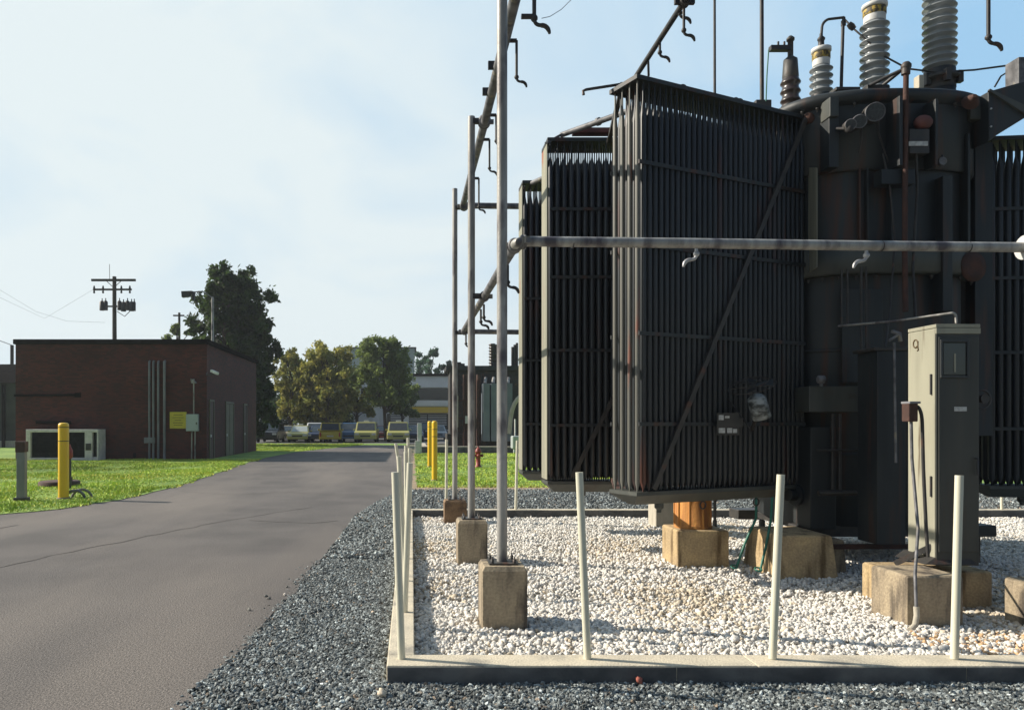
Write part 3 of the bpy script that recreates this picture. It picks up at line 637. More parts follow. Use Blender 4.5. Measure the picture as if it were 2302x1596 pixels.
# pipes on the lower tank
mb = MB()
for x, y0, y1, r_ in ((1892, 605, 735, .012), (1905, 605, 735, .012), (1936, 600, 1000, .014), (1872, 930, 1100, .018), (1888, 930, 1100, .018), (1947, 600, 860, .01)):
    mb.tube([P(x, y0, 8.45), P(x, y1, 8.45)], r_, 8)
mb.tube([P(1835, 1012, 8.4), P(1965, 1012, 8.4)], .012, 8).tube([P(1840, 1108, 8.3), P(1925, 1108, 8.3)], .03, 8)
obj('oil_pipework', mb, 'steel_dark', tx)
v = obj('drain_valve', MB().lathe([(.03, -.04), (.045, -.03), (.045, .03), (.03, .04)], P(1846, 853, 8.36), (1, 0, 0), 12).tube([P(1846, 853, 8.36), P(1846, 868, 8.36)], .02, 8), 'galvdark', tx)
obj('drain_valve', MB().lathe([(.02, -.03), (.03, -.02), (.03, .03)], P(1937, 932, 8.36), (0, -1, 0), 10), 'silver', tx)
tbox('valve_box', 1822, 960, 1880, 1190, 8.5, .3, 'paint')
tbox('tank_door', 1893, 650, 1985, 860, 8.60, .04, 'paint')
# base skid
obj('base_skid', MB().box((4.45, 8.72, .30), (6.75, 8.95, .43)).box((4.45, 10.3, .30), (6.75, 10.6, .43)).box((4.7, 8.95, .32), (4.95, 10.3, .41)).box((6.2, 8.95, .32), (6.45, 10.3, .41)), 'steel_dark', tx, .01)

bolt = None
for k in range(64):
    for a, bf, z in ((1.19, .77, 5.215), (1.09, .72, 3.28)):
        px_, py_, _ = outline(a, bf, 1.7, z, 64)[k]
        if py_ < 9.0 and k % 2 == 0:
            if bolt is None:
                bolt = obj('rim_bolt', MB().lathe([(.02, 0), (.02, .025), (.010, .026), (.010, .045)], (TC[0], TC[1], 0), (0, 0, -1), 6), 'steel_dark', tx); bo = bolt
            else:
                bo = bolt.copy(); COL.objects.link(bo); bo.parent = tx
            bo.location = (px_ - TC[0], py_ - TC[1], z)

mb = MB()
for z in (1.25, 2.45): mb.rings([outline(a, bf, 1.62, z + dz) for a, bf, dz in ((1.003, .623, -.02), (1.018, .638, -.012), (1.018, .638, .012), (1.003, .623, .02))])
obj('weld_band', mb, 'paint', tx)
mb = MB().tube([P(1985, 345, 8.38), P(2000, 420, 8.4), P(2012, 540, 8.4), P(2000, 700, 8.35), P(1990, 780, 8.1)], .011, 6).tube([P(2060, 345, 8.36), P(2062, 430, 8.42), P(2052, 600, 8.42), P(2058, 720, 8.3)], .014, 6).tube([P(2118, 350, 8.45), P(2121, 372, 8.4), P(2105, 380, 8.4), P(2095, 372, 8.42)], .012, 6)
obj('control_cables', mb, 'black', tx)
mb = MB().lathe([(.03, 0), (.045, .01), (.045, .05)], P(2120, 362, 8.36) + Vector((0, .05, 0)), (0, -1, 0), 12)
obj('oil_valve', mb, 'galvdark', tx)
obj('inspection_cover', MB().lathe([(.17, 0), (.17, .02), (.10, .03)], P(2186, 600, 8.62), (0.2, -1, 0), 20), 'rust', tx)

# ---- radiators
def radiator(parent, ox, oy, ang, n, rows, pitch, rowp, z0, z1, label, brace=None, kind='radiator', endtubes=False, addedplate=False):
    c, s = math.cos(ang), math.sin(ang)
    T = lambda x, y, z: Vector((ox + x * c - y * s, oy + x * s + y * c, z))
    Lr = (n - 1) * pitch; Wd = (rows - 1) * rowp
    mb = MB(); me_ = MB(); rt = pitch * .45; prof = [(.009, z0), (.012, z0 + .03), (rt, z0 + .10), (rt, z1 - .34), (.010, z1 - .19), (.009, z1)]
    for j in range(rows):
        for i in range(n):
            x, y = i * pitch, j * rowp; rings = []
            for r_, z in prof:
                if endtubes and i == 0: r_ = min(r_, .026)
                rings.append([T(x + r_ * .85 * math.cos(2 * math.pi * k / 10), y + r_ * 1.05 * math.sin(2 * math.pi * k / 10), z) for k in range(10)])
            (me_ if endtubes and i == 0 else mb).rings(rings, True)
    body = obj(kind, mb, 'tube', parent, label=label)
    if endtubes: obj('end_tubes', me_, 'sunlittube', body)
    if addedplate: obj('added_sunlit_end_plate', MB().prism([T(-.036, -.02, z0 + .02), T(-.036, Wd + .02, z0 + .02), T(-.036, Wd + .02, z1 - .02), T(-.036, -.02, z1 - .02)], (-.012, 0, 0)), 'sunlitpaint', body)  # plate added for the bright end strip, sunlight in its colour
    e = .045
    h = MB()       # top header: shallow box with a ridge
    q = lambda x, y, z: T(x, y, z)
    def hip(x0, x1, y0, y1, za, zb, dz, up):
        r0 = [q(x0, y0, za), q(x1, y0, za), q(x1, y1, za), q(x0, y1, za)]
        r1 = [q(x0, y0, zb), q(x1, y0, zb), q(x1, y1, zb), q(x0, y1, zb)]
        m_ = (y0 + y1) / 2
        r2 = [q(x0 + .12, m_ - .05, zb + dz), q(x1 - .02, m_ - .05, zb + dz), q(x1 - .02, m_ + .05, zb + dz), q(x0 + .12, m_ + .05, zb + dz)]
        rs = [r0, r1, r2]
        if not up: rs = [list(reversed(x)) for x in rs]
        return rs
    h.rings(hip(-e, Lr + e, -e, Wd + e, z1, z1 + .045, .045, True), False)
    hd = obj('top_header', h, 'paint', body, .004)
    h = MB(); h.rings(hip(-e, Lr + e, -e, Wd + e, z0, z0 - .04, -.11, False), False)
    ctr = q(.45, Wd / 2, z0 - .15); h.lathe([(.05, 0), (.05, -.05), (.025, -.07), (.025, -.10)], ctr, (0, 0, 1), 10)
    obj('bottom_header', h, 'cabmid', body, .004)
    h = MB()
    for f in (.165, .385, .60, .80):
        z = z0 + (z1 - z0) * f
        for y in (-.045, Wd + .045): h.bar(q(-.02, y, z), q(Lr + .02, y, z), .014, .04)
    obj('tie_band', h, 'paint', body)
    if brace:
        h = MB().bar(q(brace[0], -.08, brace[1]), q(brace[2], -.08, brace[3]), .02, .055); obj('brace', h, 'steel_dark', body)
    return body, T, Lr, Wd
A, TA, LA, WA = radiator(tx, 2.33, 7.80, R(24.8), 33, 4, .0762, .115, .90, 5.14, 'nearest radiator bank, widest, with four end tubes coloured as sunlit', (.15, .93, 2.42, 5.12), endtubes=True)
B, TB, LB, WB = radiator(tx, 1.80, 9.80, 0, 17, 4, .090, .12, .86, 5.25, 'middle radiator bank partly hidden by the nearest one', (.27, .93, 1.35, 3.0), addedplate=True)
C, TC_, LC, WC = radiator(tx, 1.735, 11.55, 0, 12, 4, .090, .11, .88, 5.26, 'farthest radiator bank, only a narrow strip showing', addedplate=True)
D, TD, LD, WD = radiator(tx, 6.98, 9.1, R(-6), 16, 4, .090, .115, .86, 5.0, 'radiator bank at the right edge of the picture')
for x in (1560, 1690, 1700):
    t = (x - 1440) / (1818 - 1440) * LA * .94
    c = TA(t, .1, 5.22); obj('lifting_eye', MB().torus(c, .05, .011, TA(0, 1, 0) - TA(0, 0, 0), 16, 6, 0, math.pi).bar(c - Vector((.12, .05, .03)), c + Vector((.12, .05, -.03)), .06, .015), 'steel_dark', A)
# braces and header pipes between banks
mb = MB().bar(P(1400, 190, 8.15), P(1368, 322, 9.7), .05, .05)
obj('strut', mb, 'steel_dark', tx)
mb = MB().tube([P(1262, 304, 9.95), P(1385, 260, 9.2), P(1430, 243, 8.95)], .035, 10).lathe([(.05, -.02), (.05, .02)], P(1345, 274, 9.45), (P(1385, 260, 9.2) - P(1262, 304, 9.95)), 12)
mb.bar(P(1228, 322, 9.75), P(1262, 303, 9.9), .05, .03)
obj('header_pipe', mb, 'galvdark', tx)
mb = MB().tube([P(1196, 412, 11.5), P(1240, 392, 11.0)], .035, 10); obj('header_pipe', mb, 'galvdark', tx)
obj('header_cover', MB().box((2.1, 9.75, 5.36), (3.2, 9.9, 5.42)), 'redlead', tx)
mb = MB().tube([P(1312, 214, 8.1), P(1311, 205, 8.1), P(1318, 202, 8.1), P(1402, 189, 8.1)], .016, 8); obj('vent_pipe', mb, 'black', tx)
mb = MB().bar(P(1385, 1078, 9.2), P(1395, 1105, 8.3), .12, .04); obj('lower_strut', mb, 'rust', tx)
mb = MB().tube([P(1815, 262, 8.8), P(1830, 275, 8.9), P(1850, 285, 9.1)], .06, 10).ball(P(1818, 268, 8.78), .07, 10); obj('radiator_valve', mb, 'rust', tx)
mb = MB().tube([P(1770, 1112, 8.7), P(1840, 1112, 8.9)], .07, 12).lathe([(.12, -.03), (.12, .03)], P(1790, 1112, 8.75), (1, .3, 0), 14); obj('radiator_valve', mb, 'paint', tx)
mb = MB().torus(P(1500 + 80, 1135, 8.25), .04, .008, (.4, -1, 0), 12).torus(P(1700, 1128, 8.35), .04, .008, (.4, -1, 0), 12); obj('drain_ring', mb, 'black', tx)
# cooling fan on the near radiator
fan = obj('cooling_fan', MB().lathe([(.085, -.13), (.095, -.12), (.095, .10), (.06, .13), (.02, .15)], P(1706, 915, 8.0), (-.30, -.1, .95), 16), 'motor', tx)
ax = Vector((-.30, -.25, .92)).normalized(); fc = P(1690, 868, 8.05)
for r_, k in ((.24, 0), (.17, .04), (.10, .07)):
    obj('fan_guard', MB().torus(fc + ax * k, r_, .005, ax, 24, 5), 'steel_dark', fan)
qx = ax.to_track_quat('Z', 'Y')
mb = MB()
for k in range(4):
    a = k * math.pi / 2 + .4; u = qx @ Vector((math.cos(a), math.sin(a), 0)); w_ = qx @ Vector((-math.sin(a), math.cos(a), .35))
    mb.prism([fc + u * .03 - w_ * .02, fc + u * .21 - w_ * .05, fc + u * .21 + w_ * .05, fc + u * .03 + w_ * .02], ax * .006)
mb.lathe([(.04, -.05), (.04, .03)], fc, ax, 12)
obj('fan_blade', mb, 'cabdark', fan)
obj('fan_bracket', MB().bar(P(1690, 965, 8.3), P(1700, 940, 8.05), .03, .03).tube([P(1690, 970, 8.2), P(1640, 900, 8.3), P(1610, 880, 8.4)], .008, 6), 'black', fan)
pl = tbox('warning_label', 1612, 928, 1662, 978, 8.12, .01, 'steel_dark', bevel=0)
mb = MB()
for x0, x1, y0, y1 in ((1616, 1627, 933, 944), (1630, 1640, 935, 940), (1616, 1630, 962, 973), (1635, 1646, 962, 973), (1648, 1657, 964, 973)):
    a = P(x0, y1, 8.113); b = P(x1, y0, 8.113); mb.box((a.x, 8.113, a.z), (b.x, 8.119, b.z))
obj('label_marks', mb, 'label', pl)
mb = MB().box(P(1620, 960, 8.13), P(1655, 940, 8.3)); obj('label_bracket', mb, 'steel_dark', tx)

# bushings
def bushing(x, Y, yb, ytop, r, nshed, m, capm, band, label, core=.68):
    zb = P(x, yb, Y).z; zt = P(x, ytop, Y).z; X = fx(x, Y); zl = 5.36
    b = obj('bushing', MB().lathe([(r * 1.15, zl), (r * 1.15, zl + .06), (r * .9, zl + .07), (r * .9, max(zb, zl + .08))], (X, Y, 0), n=20), 'paint', tx, label=label)
    prof = []; H = (zt - zb) / nshed
    for k in range(nshed):
        z = zb + k * H
        prof += [(r * core, z), (r * core, z + H * .25), (r * .97, z + H * .42), (r, z + H * .52), (r * .97, z + H * .60), (r * core * 1.08, z + H * .80)]
    prof.append((r * core, zt))
    obj('insulator', MB().lathe(prof, (X, Y, 0), n=24), m, b)
    z = zt
    if band:
        obj('collar', MB().lathe([(r * .72, z), (r * .74, z + .02), (r * .74, z + .09)], (X, Y, 0), n=20), 'white', b)
        obj('colour_band', MB().lathe([(r * .76, z + .08), (r * .78, z + .085), (r * .78, z + .155), (r * .76, z + .16)], (X, Y, 0), n=20), 'yellowband', b)
        obj('cap', MB().lathe([(r * .76, z + .17), (r * .86, z + .18), (r * .86, z + .22), (r * .5, z + .24)], (X, Y, 0), n=20), 'white', b); z += .24
    return b, X, z
b1, X1, z1 = bushing(1777, 9.9, 238, 178, .125, 3, 'porcdark', None, False, 'small brown bushing with a flat terminal arm', .8)
zz = z1
mb = MB().lathe([(.095, zz), (.1, zz + .02), (.085, zz + .25), (.06, zz + .27), (.03, zz + .30)], (X1, 9.9, 0), n=16)
mb.lathe([(.035, zz + .3), (.035, zz + .5), (.05, zz + .5), (.05, zz + .53), (.02, zz + .56)], (X1, 9.9, 0), n=10)
obj('cap', mb, 'steel_dark', b1)
za = P(0, 110, 9.9).z; obj('terminal', MB().box((X1 - .27, 9.86, za - .03), (X1, 9.94, za + .03)).lathe([(.015, 0), (.015, .06)], (X1 - .16, 9.9, za + .03), n=6).lathe([(.015, 0), (.015, .06)], (X1 - .08, 9.9, za + .03), n=6), 'black', b1)
b2, X2_, z2 = bushing(1846, 9.5, 215, 150, .135, 4, 'porc', None, True, 'short grey bushing with a yellow band')
t0 = Vector((X2_, 9.5, z2 - .02))
mb = MB().lathe([(.045, 0), (.05, .02), (.035, .05), (.035, .10), (.045, .11), (.045, .13), (.02, .16), (.02, .19)], t0, n=10)
pz = P(1850, 62, 9.5).z; mb.tube([t0 + Vector((0, 0, .15)), Vector((X2_ + .01, 9.5, pz))] + elbow((X2_ + .01, 9.5, pz), (X2_ + .02, 9.5, pz + .07), (X2_ + .09, 9.5, pz + .10)) + [P(1897, 40, 9.5)], .017, 8)
mb.tube([P(1897, 40, 9.5), P(1895, 60, 9.5), P(1891, 200, 9.5)], .02, 8).lathe([(.03, -.02), (.03, .04)], P(1896, 55, 9.5), n=8)
obj('terminal', mb, 'black', b2)
b3, X3, z3 = bushing(1966, 9.35, 212, 52, .165, 9, 'porc', None, True, 'tall grey bushing with a yellow band near its top')
obj('terminal', MB().lathe([(.05, -.02), (.055, .04), (.035, .07), (.035, .22), (.05, .23), (.03, .5)], (X3, 9.35, z3), n=10), 'black', b3)
b4, X4, z4 = bushing(2112, 9.25, 160, -70, .185, 14, 'porc', None, True, 'tallest and thickest bushing running out of the frame')
zf = P(0, 186, 9.25).z
mb = MB().lathe([(.17, zf - .1), (.17, zf), (.22, zf + .01), (.22, zf + .05), (.16, zf + .06), (.15, zf + .14)], (X4, 9.25, 0), n=20)
for k in range(6): mb.box((X4 + .2 * math.cos(k * 1.05 + .3) - .03, 9.25 + .2 * math.sin(k * 1.05 + .3) - .03, zf - .06), (X4 + .2 * math.cos(k * 1.05 + .3) + .03, 9.25 + .2 * math.sin(k * 1.05 + .3) + .03, zf + .08))
obj('mounting_flange', mb, 'steel_dark', b4)
tbox('bracket', 2066, 168, 2078, 198, 8.95, .1, 'conclight')
mb = MB().tube([P(1897, 42, 9.5), P(1915, 62, 9.4), P(1945, 88, 9.3), P(1990, 128, 9.25), P(2040, 155, 9.2), P(2105, 163, 9.1), P(2190, 158, 9.0), P(2302, 143, 8.9), P(2330, 136, 8.9)], .011, 6)
mb.lathe([(.03, -.05), (.04, 0), (.03, .05)], P(1914, 60, 9.4), (1, 0, -1), 8).tube([P(2236, 196, 8.9), P(2250, 172, 8.9), P(2290, 147, 8.9)], .01, 6)
obj('earth_cable', mb, 'black', tx)
tbox('lid_step', 1950, 190, 2000, 205, 8.6, .3, 'steel_dark'); tbox('lid_box', 1700, 224, 1735, 250, 9.8, .3, 'steel_dark')
tbox('lid_box', 1880, 195, 1935, 203, 8.75, .3, 'steel_dark')
# conduit duct at right edge
mb = MB().prism([P(2222, 206, 8.5), P(2224, 318, 8.5), P(2240, 305, 8.5), P(2300, 268, 8.5), P(2420, 200, 8.5), P(2420, 170, 8.5), P(2300, 184, 8.5)], (0, .9, 0))
dct = obj('cable_duct', mb, 'paint', tx, .01)
mb = MB().prism([P(2224, 204, 8.47), P(2420, 330, 8.47), P(2420, 290, 8.47), P(2226, 200, 8.47)], (0, .03, 0)); obj('duct_rib', mb, 'cabmid', dct)
for y in (245, 285): obj('rivet', MB().ball(P(2228, y, 8.48), .012, 8), 'silver', dct)
mb = MB().box((P(2290, 0, 8.6).x, 8.6, P(0, 190, 8.6).z), (P(2330, 0, 8.6).x, 8.8, P(0, 128, 8.6).z)); obj('terminal_plate', mb, 'galvdark', tx, .01)
tbox('side_panel', 2192, 320, 2232, 980, 8.95, .2, 'paint'); tbox('side_panel', 2150, 625, 2190, 980, 9.1, .1, 'steel_dark')
f2 = obj('side_fan', MB().torus(P(2206, 897, 8.3), .10, .012, (0, -1, 0), 20).lathe([(.04, -.03), (.05, .06)], P(2206, 897, 8.35), (0, -1, 0), 12), 'steel_dark', tx)
# tall dark cubicle left of the cabinet
cb = tbox('control_cubicle', 1972, 788, 2036, 1224, 7.9, .35, 'paint'); tbox('cubicle_roof', 1966, 780, 2040, 788, 7.88, .40, 'steel_dark', cb)
obj('cubicle_pipe', MB().tube([P(2010, 770, 7.8), P(2014, 1040, 7.8)], .012, 6).tube([P(2005, 745, 7.8), P(2022, 750, 7.8), P(2024, 768, 7.8)], .02, 8).tube([P(1998, 766, 7.8), P(2024, 750, 7.8)], .014, 6), 'galvdark', cb)

# ------------------------------------------------------------------ supports under the transformer
def block(x0, x1, y0, y1, z1, label, m='conc', taper=0, name='concrete_block', z0=-.1):
    mb = MB(); q = []
    for z, e in ((z0, -taper), (z1 - .015, 0), (z1, .015)):
        q.append([(x0 + e, y0 + e, z), (x1 - e, y0 + e, z), (x1 - e, y1 - e, z), (x0 + e, y1 - e, z)])
    mb.rings(q, False); return solo(name, mb, m, label, 'block', 'concrete footings of the transformer', .006, ((x0 + x1) / 2, y0, 0))
block(3.03, 3.61, 8.6, 9.14, .39, 'tan concrete block under the rusty orange post', 'concorange')
rp = MB().lathe([(.21, .39), (.215, .41), (.20, .42), (.20, .88), (.19, .9)], (3.30, 8.87, 0), n=28)
for k in range(9): a = k * .7; rp.box((3.3 + .2 * math.cos(a) - .012, 8.87 + .2 * math.sin(a) - .012, .42), (3.3 + .2 * math.cos(a) + .012, 8.87 + .2 * math.sin(a) + .012, .86))
solo('rusty_post', rp, 'rustpost', 'short rusty orange steel post standing on the tan block', 'post', base=(3.3, 8.87, .39))
block(3.90, 4.45, 8.0, 8.75, .42, 'stained tapered concrete footing under the tank left side', 'concorange', .05)
block(4.48, 4.75, 8.3, 8.9, .33, 'lower concrete footing right behind the stained tapered one', 'conc', .02)
block(3.85, 4.35, 11.9, 12.3, .62, 'pale upright concrete block near the far kerb', 'conclight')
block(6.3, 6.7, 8.9, 9.4, .30, 'concrete footing under the tank right side', 'conc')
block(4.29, 5.16, 6.72, 7.20, .29, 'wide concrete block behind the stained cabinet plinth', 'concorange')
block(4.0, 4.45, 6.1, 6.58, .375, 'stained square concrete plinth under the grey cabinet', 'conc')
block(4.94, 5.5, 5.9, 6.3, .33, 'greenish concrete block at the right edge', 'conc')
block(7.42, 7.68, 10.3, 10.6, .62, 'small upright concrete block right of the cabinet', 'conc')
mb = MB().bar((4.42, 8.28, .26), (5.6, 8.28, .26), .06, .05); solo('steel_rail', mb, 'rust', 'dark rusty steel rail lying under the tank edge', 'rail', base=(5, 8.28, .25))
# green hoses
for k, (x0, y0, x1, y1, Y, lab) in enumerate([(1655, 1276, 1700, 1118, 8.3, 'green hose hanging left under the near radiator'), (1709, 1284, 1736, 1118, 8.15, 'green hose hanging right under the near radiator')]):
    b_ = Vector((P(x0, y0, Y).x, Y, .02)); t_ = P(x1, y1, Y + .2)
    mb = MB().tube([b_, b_.lerp(t_, .35) + Vector((.02, 0, .0)), b_.lerp(t_, .7) + Vector((.025 - .04 * k + .04, 0, 0)), t_], .014, 8)
    mb.torus(b_ + Vector((-.03, -.02, .02)), .035, .01, (0, -.4, 1), 12)
    solo('green_hose', mb, 'green', lab, 'hose', 'green hoses', base=b_)

# ------------------------------------------------------------------ cabinet
cab = thing('control_cabinet', 'tall narrow grey steel cabinet with one sunlit side on concrete plinth', 'cabinet', (4.63, 6.7, .42))
x0, x1, y0, y1 = 4.595, 4.975, 6.64, 7.0
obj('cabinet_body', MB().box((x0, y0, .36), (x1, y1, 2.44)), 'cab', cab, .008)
obj('front_shade_panel', MB().box((x0 + .004, y0 - .014, .36), (x1 - .002, y0 - .001, 2.388)), 'cabshaded', cab, .003)  # dark slab over the body front, coloured as shade
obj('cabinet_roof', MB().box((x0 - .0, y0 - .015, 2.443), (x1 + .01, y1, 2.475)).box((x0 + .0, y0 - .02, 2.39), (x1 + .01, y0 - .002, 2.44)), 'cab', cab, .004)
door = obj('cabinet_door', MB().box((x0 + .02, y0 - .024, .48), (x1 - .014, y0 - .0145, 2.36)), 'cabshaded', cab, .004)
wx0, wx1 = P(2108, 0, y0).x, P(2172, 0, y0).x
wf = MB(); za, zb_ = P(0, 850, y0).z, P(0, 765, y0).z
for a, b_ in (((wx0, zb_ - .02), (wx1, zb_)), ((wx0, za), (wx1, za + .02)), ((wx0, za + .021), (wx0 + .02, zb_ - .021)), ((wx1 - .02, za + .021), (wx1, zb_ - .021))):
    wf.box((a[0], y0 - .042, a[1]), (b_[0], y0 - .0245, b_[1]))
wd_ = obj('window_frame', wf, 'cabdark', door, .003)
obj('window_pane', MB().box((wx0 + .03, y0 - .032, za + .03), (wx1 - .03, y0 - .0245, zb_ - .03)), 'darkglass', door)
obj('gauge_strip', MB().box((wx0 + .12, y0 - .038, za + .05), (wx0 + .132, y0 - .0325, zb_ - .12)), 'cab', door)
zn = P(0, 920, y0).z; nx0, nx1 = P(2140, 0, y0).x, P(2168, 0, y0).x
obj('nameplate', MB().box((nx0, y0 - .030, zn - .018), (nx1, y0 - .0245, zn + .022)), 'label', door, .002)
mb = MB()
for z in (1.95, 1.05): mb.tube([(x0 - .006, y0 + .04, z - .09), (x0 - .006, y0 + .04, z + .09)], .01, 8)
obj('hinge', mb, 'black', cab)
obj('handle', MB().tube([(x1 - .04, y0 - .02, 1.30), (x1 - .04, y0 - .05, 1.30), (x1 - .04, y0 - .05, 1.15)], .009, 8), 'steel_dark', door)
# painted 9
zc = 2.33; yc = 6.89; pts = [(x0 - .002, yc - .03 * math.cos(a), zc + .036 * math.sin(a)) for a in [i * 2 * math.pi / 16 + .1 for i in range(15)]]
mb = MB().tube(pts, .006, 5); mb.tube([(x0 - .002, yc - .033, zc + .02), (x0 - .002, yc - .031, zc - .03), (x0 - .002, yc - .038, zc - .062), (x0 - .002, yc - .022, zc - .066)], .006, 5)
obj('painted_nine', mb, 'line', cab, label='dark hand painted figure nine near the top of the side')
obj('cabinet_plinth', MB().prism([(x0 - .12, y0 - .05, .376), (x0 + .34, y0 - .05, .376), (x0 + .30, y0, .43), (x0, y0, .43)], (0, .42, 0)), 'steel_dark', cab, .004)
obj('cabinet_foot', MB().bar((x0 - .18, 6.9, .33), (x0 + .02, 6.7, .52), .05, .05).bar((x0 - .2, 6.75, .32), (x0 + .02, 6.75, .32), .1, .03), 'steel_dark', cab)
# switch box, conduits down the sunlit side
sb = P(2050, 928, 6.55); s_ = thing('switch_box', 'small rusty switch box with conduits on the cabinet side', 'switch box', (sb.x, 6.55, 0))
obj('box_body', MB().box((sb.x - .045, 6.52, 1.62), (sb.x + .035, 6.62, 1.78)), 'rust', s_, .008)
obj('box_cover', MB().box((sb.x - .045, 6.508, 1.775), (sb.x + .05, 6.63, 1.795)), 'greypost', s_, .004)
ey = 6.03
mb = MB().tube([(sb.x, 6.56, 1.62), (sb.x + .0, 6.55, 1.3), (sb.x + .02, 6.5, .7), (P(2059, 0, 6.05).x, 6.06, .40), (P(2060, 0, 6.05).x, 6.05, .12)], .013, 8)
obj('conduit', mb, 'galvdark', s_)
mb = MB().tube([(sb.x + .03, 6.57, 1.74)] + elbow((sb.x + .05, 6.57, 1.76), (sb.x + .10, 6.57, 1.74), (sb.x + .11, 6.58, 1.6)) + [(sb.x + .12, 6.58, 1.2), (sb.x + .13, 6.56, .7), (sb.x + .14, 6.55, .45)], .014, 8)
obj('conduit', mb, 'black', s_)
q = Vector((P(2060, 0, 6.05).x, 6.05, 0))
obj('conduit_sleeve', MB().tube([q + Vector((0, 0, .14)), q + Vector((0, -.005, .07)), q + Vector((-.03, -.03, .0)), q + Vector((-.09, -.06, -.03))], .022, 10), 'conclight', s_)
lp = P(2150, 708, 6.9)
mb = MB().tube([P(2150, 727, 6.9), P(2149, 712, 6.9)] + elbow(P(2149, 712, 6.9), P(2148, 703, 6.9), P(2138, 704, 6.9)) + [P(2010, 722, 7.4), P(1885, 733, 8.2)], .011, 8)
solo('sampling_pipe', mb, 'galv', 'thin pale pipe from cabinet top slanting to the tank', 'pipe', base=P(2150, 727, 6.9))

# ------------------------------------------------------------------ brick building
bb = thing('brick_building', 'low dark brick utility building with flat roof left of the road', 'building', (-13.5, 34, 0))
BX0, BX1, BY0, BY1, BH = -17.8, -9.2, 34.0, 44.8, 5.40
obj('wall', MB().box((BX0, BY0, -.1), (BX1, BY1, BH - .22)), 'brick', bb)
obj('roof', MB().box((BX0 - .08, BY0 - .08, BH - .22), (BX1 + .08, BY1 + .08, BH)).box((BX0 + .2, BY0 + .2, BH), (BX1 - .2, BY1 - .2, BH + .02)), 'roofdark', bb, .02)
mb = MB().box((BX1, BY0 - .02, 0), (BX1 + .001, BY0, .01))
for i, (a, b_) in enumerate(((34.35, 35.15), (37.35, 39.05), (41.35, 42.2))):
    f = MB().box((BX1 - .02, a, 0), (BX1 + .05, a + .09, 2.62)).box((BX1 - .02, b_ - .09, 0), (BX1 + .05, b_, 2.62)).box((BX1 - .02, a, 2.62), (BX1 + .05, b_, 2.72))
    dr = obj('door', MB().box((BX1 - .02, a + .091, .02), (BX1 + .02, b_ - .091, 2.60)), 'doorolive' if i == 1 else 'redbrown', bb, label='olive double door' if i == 1 else None)
    obj('door_frame', f, 'doorolive', dr)
    obj('handle', MB().box((BX1 + .021, a + .14, 1.0), (BX1 + .06, a + .24, 1.12)), 'white', dr)
    if i == 1: obj('door_divider', MB().box((BX1 + .021, 38.16, .02), (BX1 + .035, 38.24, 2.6)), 'doorolive', dr)
def onfront(x, y, d=.0): p = P(x, y, 34.0); return Vector((p.x, 34.0 - d, p.z))
for k, x in enumerate((337, 346, 357, 371)):
    a = onfront(x, 812 + 0 * k, .08); obj('conduit', MB().tube([(a.x, 34.02, a.z), (a.x, 33.93, a.z - .03), (a.x, 33.92, a.z - .2), (a.x, 33.92, 0)], .05 + .012 * (k == 3), 8), 'greypost', bb)
a, b_ = onfront(327, 996, .15), onfront(351, 983, .02); obj('junction_box', MB().box((a.x, 33.8, a.z), (b_.x, 33.86, b_.z)), 'greypost', bb, .01)
a, b_ = onfront(382, 963), onfront(419.5, 926); sg = obj('yellow_sign', MB().box((a.x, 33.97, a.z), (b_.x, 34.0, b_.z)), 'sign', bb, .005)
mb = MB()
for k, (w_, zz) in enumerate(((.42, .82), (.5, .66), (.3, .5), (.46, .34), (.38, .2))):
    zc = a.z + (b_.z - a.z) * zz; xc = (a.x + b_.x) / 2; mb.box((xc - w_ / 2, 33.965, zc - .012), (xc + w_ / 2, 33.969, zc + .012))
obj('sign_lines', mb, 'line', sg)
a, b_ = onfront(421, 969), onfront(448, 931); eb = obj('meter_box', MB().box((a.x, 33.78, a.z), (b_.x, 33.99, b_.z)), 'greybox', bb, .02)
obj('meter_lock', MB().box((b_.x - .09, 33.76, (a.z + b_.z) / 2 - .08), (b_.x - .04, 33.779, (a.z + b_.z) / 2 + .02)), 'black', eb)
mb = MB().tube([onfront(437, 931, .1), onfront(437, 860, .1)], .03, 8).tube([onfront(433, 969, .1), onfront(432, 1034, .1)], .03, 8).tube([onfront(440, 969, .1), onfront(440, 1034, .1)], .03, 8)
obj('meter_conduit', mb, 'galv', bb)
obj('wall_lamp', MB().prism([onfront(432, 852, .05), onfront(442, 858, .05), onfront(444, 862, .05), onfront(434, 862, .05)], (0, -.25, 0)).tube([onfront(437, 862, .1), onfront(437, 852, .1)], .04, 8), 'galv', bb)
c1 = P(486, 838, 33.9); cm = obj('security_camera', MB().bar(c1 + Vector((-.25, .1, .1)), c1 + Vector((.12, -.15, -.05)), .13, .12), 'white', bb, .02)
obj('camera_arm', MB().tube([(BX1 - .02, 34.1, c1.z + .05), (BX1 + .0, 33.9, c1.z - .1), c1 + Vector((-.1, .05, -.05))], .03, 8), 'black', cm)
mb = MB().bar(onfront(33, 889, .04), onfront(170, 888, .04), .06, .10).box(onfront(170, 893, .1), onfront(182, 883, .02)); obj('wall_pipe', mb, 'roofdark', bb)
obj('lintel', MB().box(onfront(85, 953, .2), onfront(160, 946, .0)), 'roofdark', bb)
for x in (120, 200, 262, 300): obj('wall_stain_vent', MB().box(onfront(x, 1028, .03), onfront(x + 6, 1018, -.01)), 'roofdark', bb) if x == 300 else None
